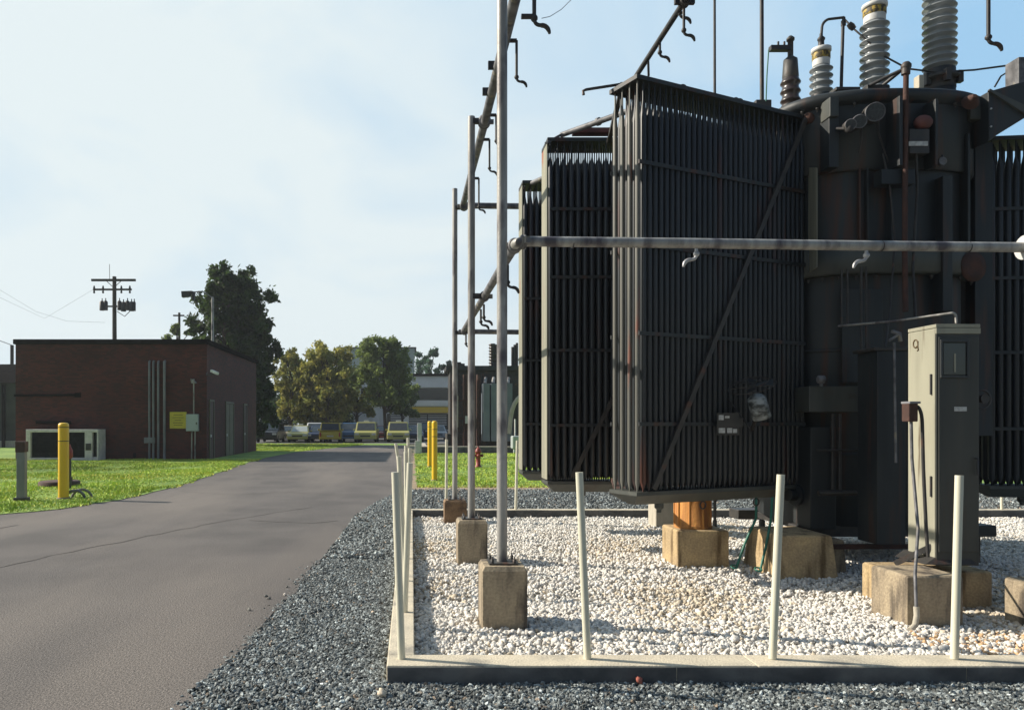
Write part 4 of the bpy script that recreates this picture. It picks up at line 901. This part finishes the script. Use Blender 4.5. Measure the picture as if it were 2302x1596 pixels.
# air unit in front of the wall
ac = thing('air_conditioning_unit', 'long pale framed air unit with dark grille before the brick wall', 'air unit', (-14.5, 33, 0))
a, b_ = P(58, 1036, 33.0), P(221, 965, 33.0); ax0, ax1, az = a.x, b_.x, b_.z
fr = MB(); t_ = .2
xs = P(190, 0, 33).x; xm = P(207, 0, 33).x
for q0, q1 in (((ax0, -.02), (xs, .13)), ((ax0, az - .13), (ax1, az)), ((ax0, .131), (ax0 + .20, az - .131)), ((xs + .001, -.02), (xm, az - .131)), ((ax1 - .07, -.02), (ax1, az - .131)), ((xm + .001, -.02), (ax1 - .071, .16))):
    fr.box((q0[0], 33.0, q0[1]), (q1[0], 33.0 + t_, q1[1]))
fr.box((ax0, 33.21, az - .06), (ax1, 33.8, az)).box((ax0, 33.21, 0), (ax0 + .05, 33.8, az - .061)).box((ax1 - .05, 33.21, 0), (ax1, 33.8, az - .061))
obj('unit_frame', fr, 'acframe', ac, .015)
g = MB().box((ax0 + .1, 33.14, .05), (ax1 - .06, 33.5, az - .08))
obj('grille', g, 'acgrille', ac)
g = MB()
for k in range(14): g.box((ax0 + .26, 33.08, .3 + k * .065), (xs - .02, 33.13, .315 + k * .065))
obj('grille_slats', g, 'acgrille', ac)
obj('control_panel', MB().box((xs + .05, 32.98, .45), (xm - .04, 32.999, .75)), 'black', ac)
# grey building at the far left
gb = thing('grey_building', 'grey walled building with dark roof at the far left edge', 'building', (-30, 52, 0))
obj('wall', MB().box((-60, 52, 0), (-27.2, 62, 4.4)), 'greywall', gb); obj('roof', MB().prism([(-60.5, 51.6, 4.4), (-60.5, 62.4, 4.4), (-60.5, 57, 6.1)], (33.4, 0, 0)), 'roofdark', gb)
obj('base_course', MB().box((-60, 51.9, 0), (-27.15, 51.999, .45)), 'conclight', gb)
obj('downpipe', MB().tube([(-28.0, 51.9, 0), (-28.0, 51.9, 4.3)], .12, 8), 'roofdark', gb)

# ------------------------------------------------------------------ posts, bollards, hydrants
gp = thing('grey_post', 'grey square steel post with brown cap box on the left lawn', 'post', (-8.08, 15.6, 0))
px, py = -8.09, 15.7
obj('post_shaft', MB().box((px - .085, py - .06, -.02), (px + .085, py + .06, 1.02)), 'greypost', gp, .008)
obj('cap_box', MB().box((px - .10, py - .08, 1.02), (px + .10, py + .08, 1.24)), 'redbrown', gp, .008)
obj('post_foot', MB().box((px - .13, py - .1, -.02), (px + .13, py + .1, .08)), 'steel_dark', gp, .01)
def bollard(x, y, r, h, rings, label, base=True):
    t = thing('yellow_bollard', label, 'bollard', (x, y, 0), 0, 'yellow bollards')
    obj('sleeve', MB().lathe([(r, .0), (r, h - .06), (r * .95, h - .02), (r * .7, h), (r * .2, h + .006)], (x, y, 0), n=28), 'yellow', t)
    for z in rings: obj('groove', MB().lathe([(r * 1.015, z - .008), (r * 1.015, z + .008)], (x, y, 0), n=28), 'line', t)
    if base: obj('footing', MB().lathe([(r * 1.3, -.02), (r * 1.3, .03), (r * 1.15, .05)], (x, y, 0), n=20), 'conc', t)
bollard(P(140.5, 0, 16.0).x, 16.05, .107, 1.62, (1.24, 1.53), 'single yellow bollard on the left lawn before the air unit')
bollard(P(977, 0, 21.2).x, 21.2, .078, 1.68, (1.45, 1.25), 'nearer yellow bollard of the pair on the far lawn')
bollard(P(966, 0, 28).x, 28.0, .078, 1.70, (1.5,), 'farther yellow bollard half hidden behind its twin')
def hydrant(x, y, h, label, m='hydrant'):
    t = thing('fire_hydrant', label, 'hydrant', (x, y, 0), 0, None); s = h / .75
    obj('barrel', MB().lathe([(.13 * s, 0), (.13 * s, .04 * s), (.085 * s, .06 * s), (.085 * s, .5 * s), (.12 * s, .52 * s), (.12 * s, .56 * s)], (x, y, 0), n=18), m, t)
    obj('bonnet', MB().lathe([(.11 * s, .56 * s), (.09 * s, .64 * s), (.05 * s, .69 * s), (.025 * s, .70 * s), (.025 * s, .75 * s)], (x, y, 0), n=18), m, t)
    for ax_ in ((1, 0, 0), (-1, 0, 0), (0, -1, 0)): obj('outlet', MB().lathe([(.045 * s, .06 * s), (.045 * s, .13 * s), (.06 * s, .13 * s), (.06 * s, .17 * s), (.02 * s, .19 * s)], (x, y, .42 * s), ax_, 12), m, t)
hydrant(P(1075, 0, 28).x, 28.0, .78, 'dark red fire hydrant on the far lawn behind the middle pole')
vp = thing('valve_post', 'dark valve post with pink top half hidden behind yellow bollard', 'valve post', (P(155, 0, 18.6).x, 18.6, 0))
x_ = P(155.5, 0, 18.6).x
obj('stem', MB().tube([(x_, 18.6, 0), (x_, 18.6, .75)], .05, 10), 'black', vp); obj('valve_head', MB().lathe([(.06, .75), (.085, .8), (.085, .95), (.05, 1.02), (.03, 1.1)], (x_, 18.6, 0), n=12), 'hydrant', vp)
x_ = P(130, 0, 19.3).x
mb = MB().lathe([(.50, -.02), (.50, .12), (.46, .14), (.1, .14)], (x_ - .05, 19.5, 0), n=24).lathe([(.12, .14), (.12, .24), (.05, .25)], (x_ + .2, 19.4, 0), n=12)
solo('access_cover', mb, 'rust', 'low round rusty brown access cover in the grass', 'cover', base=(x_, 19.5, 0))
x_ = P(166, 0, 16.1).x
mb = MB(); mb.torus((x_, 16.15, -.02), .20, .032, (.25, -1, 0), 20, 8, 0, math.pi); mb.torus((x_ + .04, 16.4, -.02), .20, .03, (.25, -1, 0), 20, 8, 0, math.pi)
mb.tube([(x_ - .1, 16.15, .15), (x_ - .05, 16.4, .16)], .03, 6)
solo('pipe_hoop', mb, 'galvdark', 'half round grey pipe hoop in grass beside the yellow bollard', 'hoop', base=(x_, 16.15, 0))
x_ = P(943, 0, 41).x
mb = MB().box((x_ - .12, 41, 0), (x_ + .12, 41.2, 1.65)).box((x_ - .25, 40.9, 0), (x_ + .05, 41.0, .7)); solo('white_post', mb, 'white', 'white post at the left corner of the far transformer pit', 'post', bevel=.02, base=(x_, 41, 0))

# ------------------------------------------------------------------ utility pole, street lamp
up_ = thing('utility_pole', 'dark wooden utility pole with crossarms behind the brick building', 'utility pole', (P(258, 0, 60).x, 60, 0))
X_ = P(258, 0, 60).x; zt = P(0, 622, 60).z
obj('pole_shaft', MB().tube([(X_, 60, 0), (X_ - .03, 60, zt)], [.2, .15], 12), 'wood', up_)
z1_ = P(0, 631, 60).z; z2_ = P(0, 652, 60).z; z3_ = P(0, 690, 60).z
obj('crossarm', MB().bar((P(208, 0, 60).x, 59.8, z1_), (P(307, 0, 60).x, 59.8, z1_), .14, .18), 'wood', up_)
obj('crossarm', MB().bar((P(212, 0, 60).x, 59.8, z2_), (P(298, 0, 60).x, 59.8, z2_), .12, .14), 'wood', up_)
mb = MB()
for x in (214, 234, 275, 294): obj('insulator', MB().lathe([(.05, -.3), (.09, -.25), (.06, -.1), (.09, .1), (.05, .3)], (P(x, 0, 60).x, 59.8, z2_), n=8), 'black', up_)
mb.tube([(X_ - .6, 59.8, z1_ - .05), (X_, 59.8, z1_ - .6), (X_ + .6, 59.8, z1_ - .05)], .03, 6)
obj('spike', MB().tube([(X_ - .4, 60, z1_), (X_ - .42, 60, z1_ + 1.3)], .02, 6), 'black', up_)
obj('crossarm_brace', mb, 'black', up_)
mb = MB()
for x, r_ in ((233, .2), (241, .17), (272, .17), (281, .2), (290, .18), (299, .2), (305, .12)): mb.lathe([(r_, -.35), (r_, .3), (r_ * .5, .4), (.04, .42), (.04, .6)], (P(x, 0, 60).x, 59.7, z3_ + .05 * math.sin(x)), n=10)
mb.bar((P(230, 0, 60).x, 59.75, z3_), (P(306, 0, 60).x, 59.75, z3_), .1, .12).tube([(X_ + .3, 59.7, z3_ - .4), (X_ + .9, 59.7, z3_ - .8), (X_ + 1.4, 59.7, z3_ - .3)], .03, 6)
obj('pole_transformer', mb, 'black', up_)
obj('power_line', MB().tube([P(212, 652, 60) + Vector((0, -.2, 0)), P(100, 716, 58), P(40, 688, 56), P(-40, 650, 52)], .008, 5).tube([P(236, 725, 60), P(150, 722, 58), P(80, 700, 56), P(-40, 628, 52)], .008, 5), 'greypost', up_)
sl = thing('street_lamp', 'tall grey street lamp with flat head before the big dark tree', 'street lamp', (P(478, 0, 47).x, 47, 0))
x_ = P(478, 0, 47).x; zt = P(0, 668, 47).z
obj('lamp_post', MB().tube([(x_, 47, 0), (x_, 47, zt)], [.11, .075], 12), 'galv', sl)
obj('lamp_arm', MB().tube([(x_, 47, zt - .05), P(455, 655, 47), P(432, 657, 47)], .035, 8), 'galvdark', sl)
obj('lamp_head', MB().prism([P(411, 657, 47), P(434, 656, 47), P(428, 668, 47), P(412, 670, 47)], (0, -.35, 0)).prism([P(433, 655, 47), P(440, 658, 47), P(438, 676, 47), P(434, 676, 47)], (0, -.2, 0)), 'black', sl)
sp = thing('utility_pole', 'small distant pole with a crossarm before the pale tree', 'utility pole', (P(403, 0, 75).x, 75, 0)); x_ = P(403, 0, 75).x; zt = P(0, 703, 75).z
obj('pole_shaft', MB().tube([(x_, 75, 0), (x_, 75, zt)], .12, 8), 'wood', sp); obj('crossarm', MB().bar((P(390, 0, 75).x, 74.9, zt - .3), (P(415, 0, 75).x, 74.9, zt - .3), .12, .14), 'wood', sp)
sp = thing('utility_pole', 'thin pole rising beside the grey building at left edge', 'utility pole', (P(27, 0, 66).x, 66, 0)); x_ = P(27, 0, 66).x; zt = P(0, 776, 66).z
obj('pole_shaft', MB().tube([(x_, 66, 0), (x_, 66, zt)], .15, 8), 'wood', sp); obj('power_line', MB().tube([(x_, 66, zt), P(-30, 755, 62)], .03, 5), 'greypost', sp)

# ------------------------------------------------------------------ trees
def tree(x, Y, ytop, width, zlow, label, leaf, n, size, blobs=14, seed=1, trunk_r=.2, group='trees beyond the road', tall=1.0, name='broadleaf_tree'):
    rr = np.random.default_rng(seed); X = P(x, 0, Y).x; H = P(0, ytop, Y).z; W = width / F * Y / 2
    t = thing(name, label, 'tree', (X, Y, 0), 0, group)
    # limbs
    mb = MB().tube([(X, Y, -.1), (X + rr.normal(0, .1), Y, H * .3), (X + rr.normal(0, .2), Y, H * .6), (X + rr.normal(0, .2), Y, H * .88)], [trunk_r, trunk_r * .8, trunk_r * .45, .04], 10)
    cs = []
    for k in range(blobs):
        u = (k + .5) / blobs; z = zlow + (H - zlow) * (u * .94 + .03)
        prof = math.sin(math.pi * (.12 + .80 * u)) ** .7
        a = k * 2.4 + rr.uniform(-.4, .4); r_ = W * prof * rr.uniform(.40, .92)
        c = Vector((X + r_ * math.cos(a), Y + r_ * math.sin(a), z - .05 * H * (u > .9)))
        cs.append((c, W * rr.uniform(.24, .46) * (.55 + .5 * prof)))
        s0 = Vector((X, Y, max(zlow * .8, z - W * .9)))
        mb.tube([s0, s0.lerp(c, .5) + Vector((0, 0, .15)), c], [trunk_r * .35, trunk_r * .2, .02], 6)
    obj('trunk', mb, 'bark', t)
    per = int(n * .68) // len(cs); Vs = []; Ts = []
    for c, r_ in cs:
        subs = rr.normal(size=(7, 3)); subs /= np.linalg.norm(subs, axis=1)[:, None]; subs *= rr.uniform(.5, 1.25, (7, 1)) * r_
        idx = rr.integers(0, 7, per); p = np.array(c) + subs[idx] * np.array([1, 1, .85]) + rr.normal(0, r_ * .20, (per, 3))
        p[:, 2] = np.maximum(p[:, 2], zlow * .9)
        d = rr.normal(size=(per, 3)); d /= np.linalg.norm(d, axis=1)[:, None]
        e = np.cross(d, rr.normal(size=(per, 3))); e /= np.linalg.norm(e, axis=1)[:, None]
        s_ = size * rr.uniform(.6, 1.4, (per, 1))
        Vs.append(np.stack([p - d * s_, p + e * s_ * .45, p + d * s_, p - e * s_ * .45], 1))
        tt = np.clip(rr.normal(1, .22, (per, 1)) * rr.uniform(.8, 1.2), .4, 1.8) * np.array([[1, 1, 1]]); Ts.append(np.repeat(tt, 4, 0))
    V = np.concatenate(Vs).reshape(-1, 3); Tn = np.concatenate(Ts)
    V -= np.array([X, Y, 0])
    o = fast_mesh('crown', V, np.arange(len(V)).reshape(-1, 4), Tn, leaf, False); o.parent = t
    return t
tree(520, 56, 586, 176, 2.5, 'biggest dark green tree rising behind the brick building', 'leafdark', 46000, .19, 52, 3, .35)
tree(566, 57, 700, 120, .8, 'lower dark green tree right beside the biggest one', 'leafdark', 24000, .19, 24, 4, .25)
tree(400, 68, 706, 90, 2, 'light green tree at the left of the biggest dark tree', 'leafmid', 9000, .15, 10, 5, .2)
tree(652, 76, 778, 85, 2.0, 'yellowing tree between the dark tree and the wide tree', 'leafyellow', 14000, .16, 22, 6, .2)
tree(735, 75, 772, 138, 2.2, 'wide yellow-green tree behind the parked cars', 'leafyellow', 24000, .18, 34, 7, .25)
tree(700, 78, 800, 130, 1.6, 'olive tree low behind the yellow-green trees', 'leafmid', 16000, .17, 14, 17, .25)
tree(800, 79, 828, 90, 2.6, 'low olive tree closing the gap beside the mid green one', 'leafyellow', 14000, .17, 14, 27, .2)
tree(868, 72, 752, 126, 3.3, 'mid green tree before the pale office building', 'leafmid', 24000, .17, 34, 8, .2)
tree(906, 78, 860, 80, 2.6, 'low green tree right of the mid green one', 'leafmid', 10000, .16, 10, 18, .15)
tree(968, 115, 772, 90, 3.0, 'cool green distant tree above the office roof', 'leafcool', 14000, .22, 12, 9, .25)
tree(1012, 118, 806, 60, 3.0, 'small distant treetop above the office roof', 'leafcool', 6000, .22, 8, 19, .2)
tree(1190, 100, 790, 80, 2.0, 'distant green tree seen behind the far transformer', 'leafmid', 8000, .2, 10, 10, .2)
for k, (x, yt) in enumerate(((300, 752), (330, 745), (360, 748))): tree(x, 90, yt + 4, 50, 2.0, ['small distant treetop over roof nearest the utility pole', 'small distant treetop over roof centre', 'small distant treetop over roof near the light green tree'][k], 'leafcool', 2500, .2, 6, 40 + k, .15)
# hedge of dark far trees under the crowns
tree(600, 88, 880, 160, .3, 'dark shrubbery at left behind the parked cars', 'leafdark', 12000, .22, 14, 21, .15, 'shrubs behind the cars', name='shrub')
tree(730, 90, 890, 140, .3, 'dark shrubbery in the middle behind the parked cars', 'leafdark', 12000, .22, 14, 22, .15, 'shrubs behind the cars', name='shrub')

# ------------------------------------------------------------------ distant buildings
ob = thing('office_building', 'pale two storey building with yellow stripe behind the trees', 'building', (3, 95, 0))
OX0, OX1, OY = -7, 26, 90.0
zz_ = lambda y: P(0, y, OY).z
obj('wall', MB().box((OX0, OY + .3, 0), (OX1, OY + 15, zz_(840) - .3)), 'cladwhite', ob)
obj('roof', MB().box((OX0 - .2, OY - .2, zz_(840) - .3), (OX1 + .2, OY + 15.2, zz_(840))), 'roofdark', ob)
obj('window_band', MB().box((OX0 + 1, OY + .1, zz_(899)), (OX1 - 1, OY + .29, zz_(873))), 'darkglass', ob)
obj('parapet_panel', MB().box((OX0, OY, zz_(871)), (OX1, OY + .29, zz_(843))), 'cladwhite', ob)
obj('spandrel', MB().box((OX0, OY, zz_(913)), (OX1, OY + .29, zz_(900))), 'cladwhite', ob)
obj('yellow_stripe', MB().box((P(905, 0, OY).x, OY - .8, zz_(928)), (OX1, OY + .1, zz_(915))), 'cladyellow', ob)
mb = MB()
for xa, xb in ((878, 904), (918, 960), (962, 1004)):
    for k in range(7): mb.box((P(xa, 0, OY).x, OY + .05, zz_(956 - k * 3.6)), (P(xb, 0, OY).x, OY + .2, zz_(954 - k * 3.6)))
obj('louvres', mb, 'louvre', ob); obj('louvre_opening', MB().box((P(870, 0, OY).x, OY + .21, zz_(985)), (P(1010, 0, OY).x, OY + .28, zz_(930))), 'darkglass', ob)
for x in (845, 911): obj('column', MB().box((P(x - 8, 0, OY).x, OY - .1, 0), (P(x + 8, 0, OY).x, OY + .2, zz_(930))), 'cladwhite', ob)
tb = thing('tall_building', 'tall grey-green building behind the tree crowns', 'building', (-9, 130, 0))
obj('wall', MB().box((P(765, 0, 130).x, 130, 0), (P(932, 0, 130).x, 145, P(0, 783, 130).z)), 'cladgreen', tb)
obj('roof', MB().box((P(765, 0, 130).x - .3, 129.7, P(0, 783, 130).z), (P(932, 0, 130).x + .3, 145.3, P(0, 780.5, 130).z)), 'greywall', tb)
for k in range(5): obj('window_band', MB().box((P(768, 0, 130).x, 129.9, 1.5 + k * 2.6), (P(929, 0, 130).x, 129.99, 2.6 + k * 2.6)), 'darkglass', tb) if k < 3 else None

# ------------------------------------------------------------------ far transformer
ft = thing('power_transformer', 'distant transformer with pale blue-grey radiator panels behind the lawn', 'transformer', (4.5, 44, 0))
fk = MB().box((.55, 42, 0), (24, 42.35, .36)).box((.55, 42.351, 0), (.9, 52, .35))
fkt = thing('pit_kerb', 'distant concrete kerb in front of the far transformer', 'kerb', (.55, 42, 0))
obj('kerb_top', fk, 'conclight', fkt, .02); obj('kerb_face', MB().box((.57, 41.98, 0), (23.9, 41.997, .30)), 'kerbface', fkt)
Yf = 44.0; q = lambda x, y: P(x, y, Yf)
def fbox(name, xa, ya, xb, yb, d, m, Y=Yf, par=None): a = P(xa, yb, Y); b = P(xb, ya, Y); return obj(name, MB().box((a.x, Y, a.z), (b.x, Y + d, b.z)), m, par or ft, .01)
fbox('tank', 1012, 830, 1172, 1000, 2.5, 'black', 44.6); fbox('tank_lid', 1003, 822, 1178, 832, 3.2, 'paint', 44.2)
for x in (1086, 1104, 1120, 1137): 
    pn = fbox('radiator_panel', x, 862, x + 15, 992, 1.2, 'paleradiator', 43.0); obj('panel_neck', MB().tube([P(x + 4, 862, 43.4), P(x + 6, 850, 43.8)], .1, 8), 'galv', pn)
mb = MB()
for x, w_ in ((1020, .10), (1028, .06), (1044, .08), (1050, .08), (1076, .14)): mb.tube([P(x, 842, 43.6), P(x, 1004, 43.6)], w_, 8)
mb.bar(P(1012, 900, 43.5), P(1065, 900, 43.5), .08, .08).bar(P(1012, 940, 43.5), P(1065, 940, 43.5), .08, .08)
obj('pipework', mb, 'rust', ft)
fbox('control_box', 1020, 890, 1030, 960, .4, 'conclight', 43.3); fbox('control_box', 1046, 935, 1064, 952, .4, 'louvre', 43.3); fbox('skid', 1005, 975, 1175, 1003, 2.5, 'black', 43.9)
for x, yt, w_ in ((1107, 772, .24), (1116, 774, .2)):
    prof = []
    for k in range(8): z = P(0, 826, 45).z + k * (P(0, yt, 45).z - P(0, 826, 45).z) / 8; dz = (P(0, yt, 45).z - P(0, 826, 45).z) / 8; prof += [(w_ * .65, z), (w_, z + dz * .5), (w_ * .65, z + dz * .9)]
    obj('bushing', MB().lathe(prof, (P(x, 0, 45).x, 45, 0), n=12), 'porcdark', ft)
for x, yt in ((1152, 780), (1157, 775), (1162, 771)): obj('bushing', MB().tube([P(x, 830, 45), P(x, yt, 45)], .075, 8), 'black', ft)
obj('pressure_pipe', MB().tube([P(1144, 975, 43)] + elbow(P(1146, 960, 43), P(1148, 895, 43), P(1182, 885, 43)), .13, 10), 'conclight', ft)
obj('lid_fittings', MB().box(P(1024, 832, 44.6), P(1036, 815, 44.9)).box(P(1036, 830, 44.6), P(1044, 818, 44.9)), 'steel_dark', ft)
for x, lab in ((1131, 'thin white stake before the far transformer panels'), (1158, 'thin white stake right of the near pole by the far kerb')):
    solo('pipe_stake', MB().tube([P(x, 1004, 42.2), P(x, 942, 42.2)], .045, 8), 'white', lab, 'stake', 'white stakes on the far kerb', base=P(x, 1004, 42.2))
fb_ = P(1165, 1000, 41.0)
mb = MB().box((P(1152, 0, 41).x, 41, .25), (P(1184, 0, 41).x, 41.8, .95)).box((P(1155, 0, 41).x, 41.1, 0), (P(1160, 0, 41).x, 41.3, .25)).box((P(1176, 0, 41).x, 41.1, 0), (P(1181, 0, 41).x, 41.3, .25))
solo('grey_tank', mb, 'greybox', 'small pale grey equipment box on legs beside the far pit', 'equipment box', bevel=.12, base=(fb_.x, 41, 0))

# ------------------------------------------------------------------ parked cars
def paint(name, c): return mat(name, c, rough=.28, spec=.6)
CP = {'yellow': paint('car_yellow', (.42, .32, .03)), 'lime': paint('car_lime', (.40, .38, .12)), 'navy': paint('car_navy', (.02, .035, .09)),
      'white': paint('car_white', (.65, .66, .66)), 'blue': paint('car_blue', (.03, .10, .22)), 'red': paint('car_red', (.28, .05, .04)), 'black': paint('car_black', (.02, .022, .026)), 'tan': paint('car_tan', (.30, .27, .18)), 'grey': paint('car_grey', (.35, .38, .40))}
def car(x, Y, kind, col, label, rear=False, name='parked_car', glassc='darkglass'):
    X = P(x, 0, Y).x; t = thing(name, label, 'car' if kind != 'truck' else 'truck', (X, Y, 0), 0, 'vehicles parked beyond the lawn')
    w, l, h, hood = {'sedan': (1.8, 4.6, 1.46, .88), 'suv': (1.9, 4.6, 1.72, 1.02), 'minivan': (1.95, 4.9, 1.78, 1.0), 'truck': (2.1, 5.5, 2.3, 1.0)}[kind]
    y0, y1 = 0, l
    hl = 1.25 if kind == 'sedan' else .95       # nose length
    if rear: hl = .9 if kind == 'sedan' else .12
    side = [(y0, .28), (y0, hood * .62), (y0 + .06, hood * .86), (y0 + .25, hood * .95), (y0 + hl, hood), (y1 - .5, hood), (y1, hood * .9), (y1, .28)]
    rb = []
    mb = MB()
    for sx, ww in ((-1, w / 2), (-1, w / 2)): pass
    prof = [(-w / 2, yy, z) for yy, z in side]
    mb.prism([(-w / 2, a, b) for a, b in side], (w, 0, 0))
    body = obj('car_body', mb, CP[col], t, .07, True)
    gl = .75 if not (rear and kind != 'sedan') else .25
    g0, g1 = y0 + hl, y1 - (.55 if kind == 'sedan' else .15)
    gh = MB(); ins = .22 if kind == 'sedan' else .14
    lowr = [(-w / 2 + .05, g0, hood), (w / 2 - .05, g0, hood), (w / 2 - .05, g1, hood), (-w / 2 + .05, g1, hood)]
    top = [(-w / 2 + ins, g0 + gl, h), (w / 2 - ins, g0 + gl, h), (w / 2 - ins, g1 - .35, h), (-w / 2 + ins, g1 - .35, h)]
    gh.rings([lowr, top], False); cabn = obj('cabin', gh, CP[col], t, .06, True)
    def lerp(a, b, t_): return Vector(a).lerp(Vector(b), t_)
    def pane(a, b, c, d, off, m=.1, lo_=.12, hi_=.82):
        a, b, c, d = map(Vector, (a, b, c, d))
        p = [lerp(lerp(a, b, m), lerp(d, c, m), lo_), lerp(lerp(a, b, 1 - m), lerp(d, c, 1 - m), lo_), lerp(lerp(a, b, 1 - m), lerp(d, c, 1 - m), hi_), lerp(lerp(a, b, m), lerp(d, c, m), hi_)]
        n = (b - a).cross(d - a).normalized(); return MB().prism([q_ + n * .004 for q_ in p], n * .015)
    obj('rear_window' if rear else 'windscreen', pane(lowr[0], lowr[1], top[1], top[0], 0, .07, .06, .88), glassc, t, 0, True)
    obj('side_window', pane(lowr[1], lowr[2], top[2], top[1], 0, .08), 'darkglass', t, 0, True); obj('side_window', pane(lowr[3], lowr[0], top[0], top[3], 0, .08), 'darkglass', t, 0, True)
    for wy in (y0 + .85, y1 - .9):
        for sx in (-1, 1):
            wl = obj('wheel', MB().lathe([(.2, -.11), (.32, -.10), (.33, 0), (.32, .10), (.2, .11)], (sx * (w / 2 - .10), wy, .33), (1, 0, 0), 18), 'tyre', t, 0, True)
            obj('rim', MB().lathe([(.19, .0), (.19, .012)], (sx * (w / 2 + .011), wy, .33), (sx, 0, 0), 14), 'rim', wl, 0, True)
    for sx in (-1, 1):
        zl = hood * .72
        obj('tail_light' if rear else 'headlight', MB().box((sx * (w / 2 - .06), -.03, zl - .08 - .15 * rear), (sx * (w / 2 - .42 + .22 * rear), .03, zl + .08 + .05 * rear)), 'lampred' if rear else 'lampwhite', t, .01, True)
        obj('mirror', MB().box((sx * (w / 2 - .02), g0 + .35, hood + .02), (sx * (w / 2 + .16), g0 + .45, hood + .16)), CP[col], t, .02, True)
    obj('bumper', MB().box((-w / 2 + .05, -.09, .30), (w / 2 - .05, .02, .46)), CP[col] if col != 'navy' else 'black', t, .03, True)
    obj('licence_plate' if rear else 'grille', MB().box((-.28 - .15 * (not rear), -.022, .50), (.28 + .15 * (not rear), -.004, .62)), 'label' if rear else 'black', t, 0, True)
    return t, w, h
t, w, h = car(895, 65, 'minivan', 'lime', 'lime yellow taxi van nearest the road end', glassc='cabdark'); obj('roof_light', MB().box((-.22, 2.1, h), (.22, 2.35, h + .14)), 'white', t, .03, True)
t, w, h = car(821, 65.5, 'minivan', 'lime', 'lime yellow taxi van left of the dark red car', glassc='cabdark'); obj('roof_light', MB().box((-.22, 2.1, h), (.22, 2.35, h + .14)), 'white', t, .03, True)
car(742, 65, 'suv', 'yellow', 'golden yellow SUV parked with its rear facing the lawn', True)
t, w, h = car(668, 65, 'sedan', 'lime', 'low yellow-green sedan with bluish windscreen and roof light', glassc='greybox'); obj('roof_light', MB().box((-.2, 2.1, h), (.2, 2.3, h + .14)), 'white', t, .03, True)
car(706, 67, 'suv', 'white', 'white SUV partly hidden left of the golden yellow one'); car(712, 65.3, 'sedan', 'navy', 'navy car tucked between sedan and golden yellow SUV')
car(783, 66, 'suv', 'blue', 'blue SUV between golden SUV and lime taxi'); car(860, 72, 'sedan', 'red', 'dark red car between the two lime taxi vans')
car(634, 70, 'sedan', 'tan', 'tan car behind the yellow-green sedan'); car(598, 65, 'suv', 'black', 'black SUV beside the brick building corner'); car(930, 67, 'sedan', 'navy', 'navy car right of the last lime taxi')
car(596, 76, 'truck', 'grey', 'pale grey van behind the black SUV', name='parked_van')
car(958, 72, 'suv', 'black', 'black SUV behind the yellow bollard pair'); car(985, 74, 'sedan', 'grey', 'grey car behind the far transformer corner')

# ------------------------------------------------------------------ summer haze
hzo = MB().box((-260, -30, -1.2), (260, 330, 34))
hm = bpy.data.materials.new('haze_air'); hm.use_nodes = True; ht = hm.node_tree; ht.nodes.clear()
ho = ht.nodes.new('ShaderNodeOutputMaterial'); hv = ht.nodes.new('ShaderNodeVolumePrincipled')
hv.inputs['Color'].default_value = (.86, .92, 1.0, 1); hv.inputs['Density'].default_value = .0005; hv.inputs['Anisotropy'].default_value = .3
ht.links.new(hv.outputs[0], ho.inputs['Volume']); M['haze'] = hm
tag(obj('haze', hzo, 'haze'), kind='stuff')
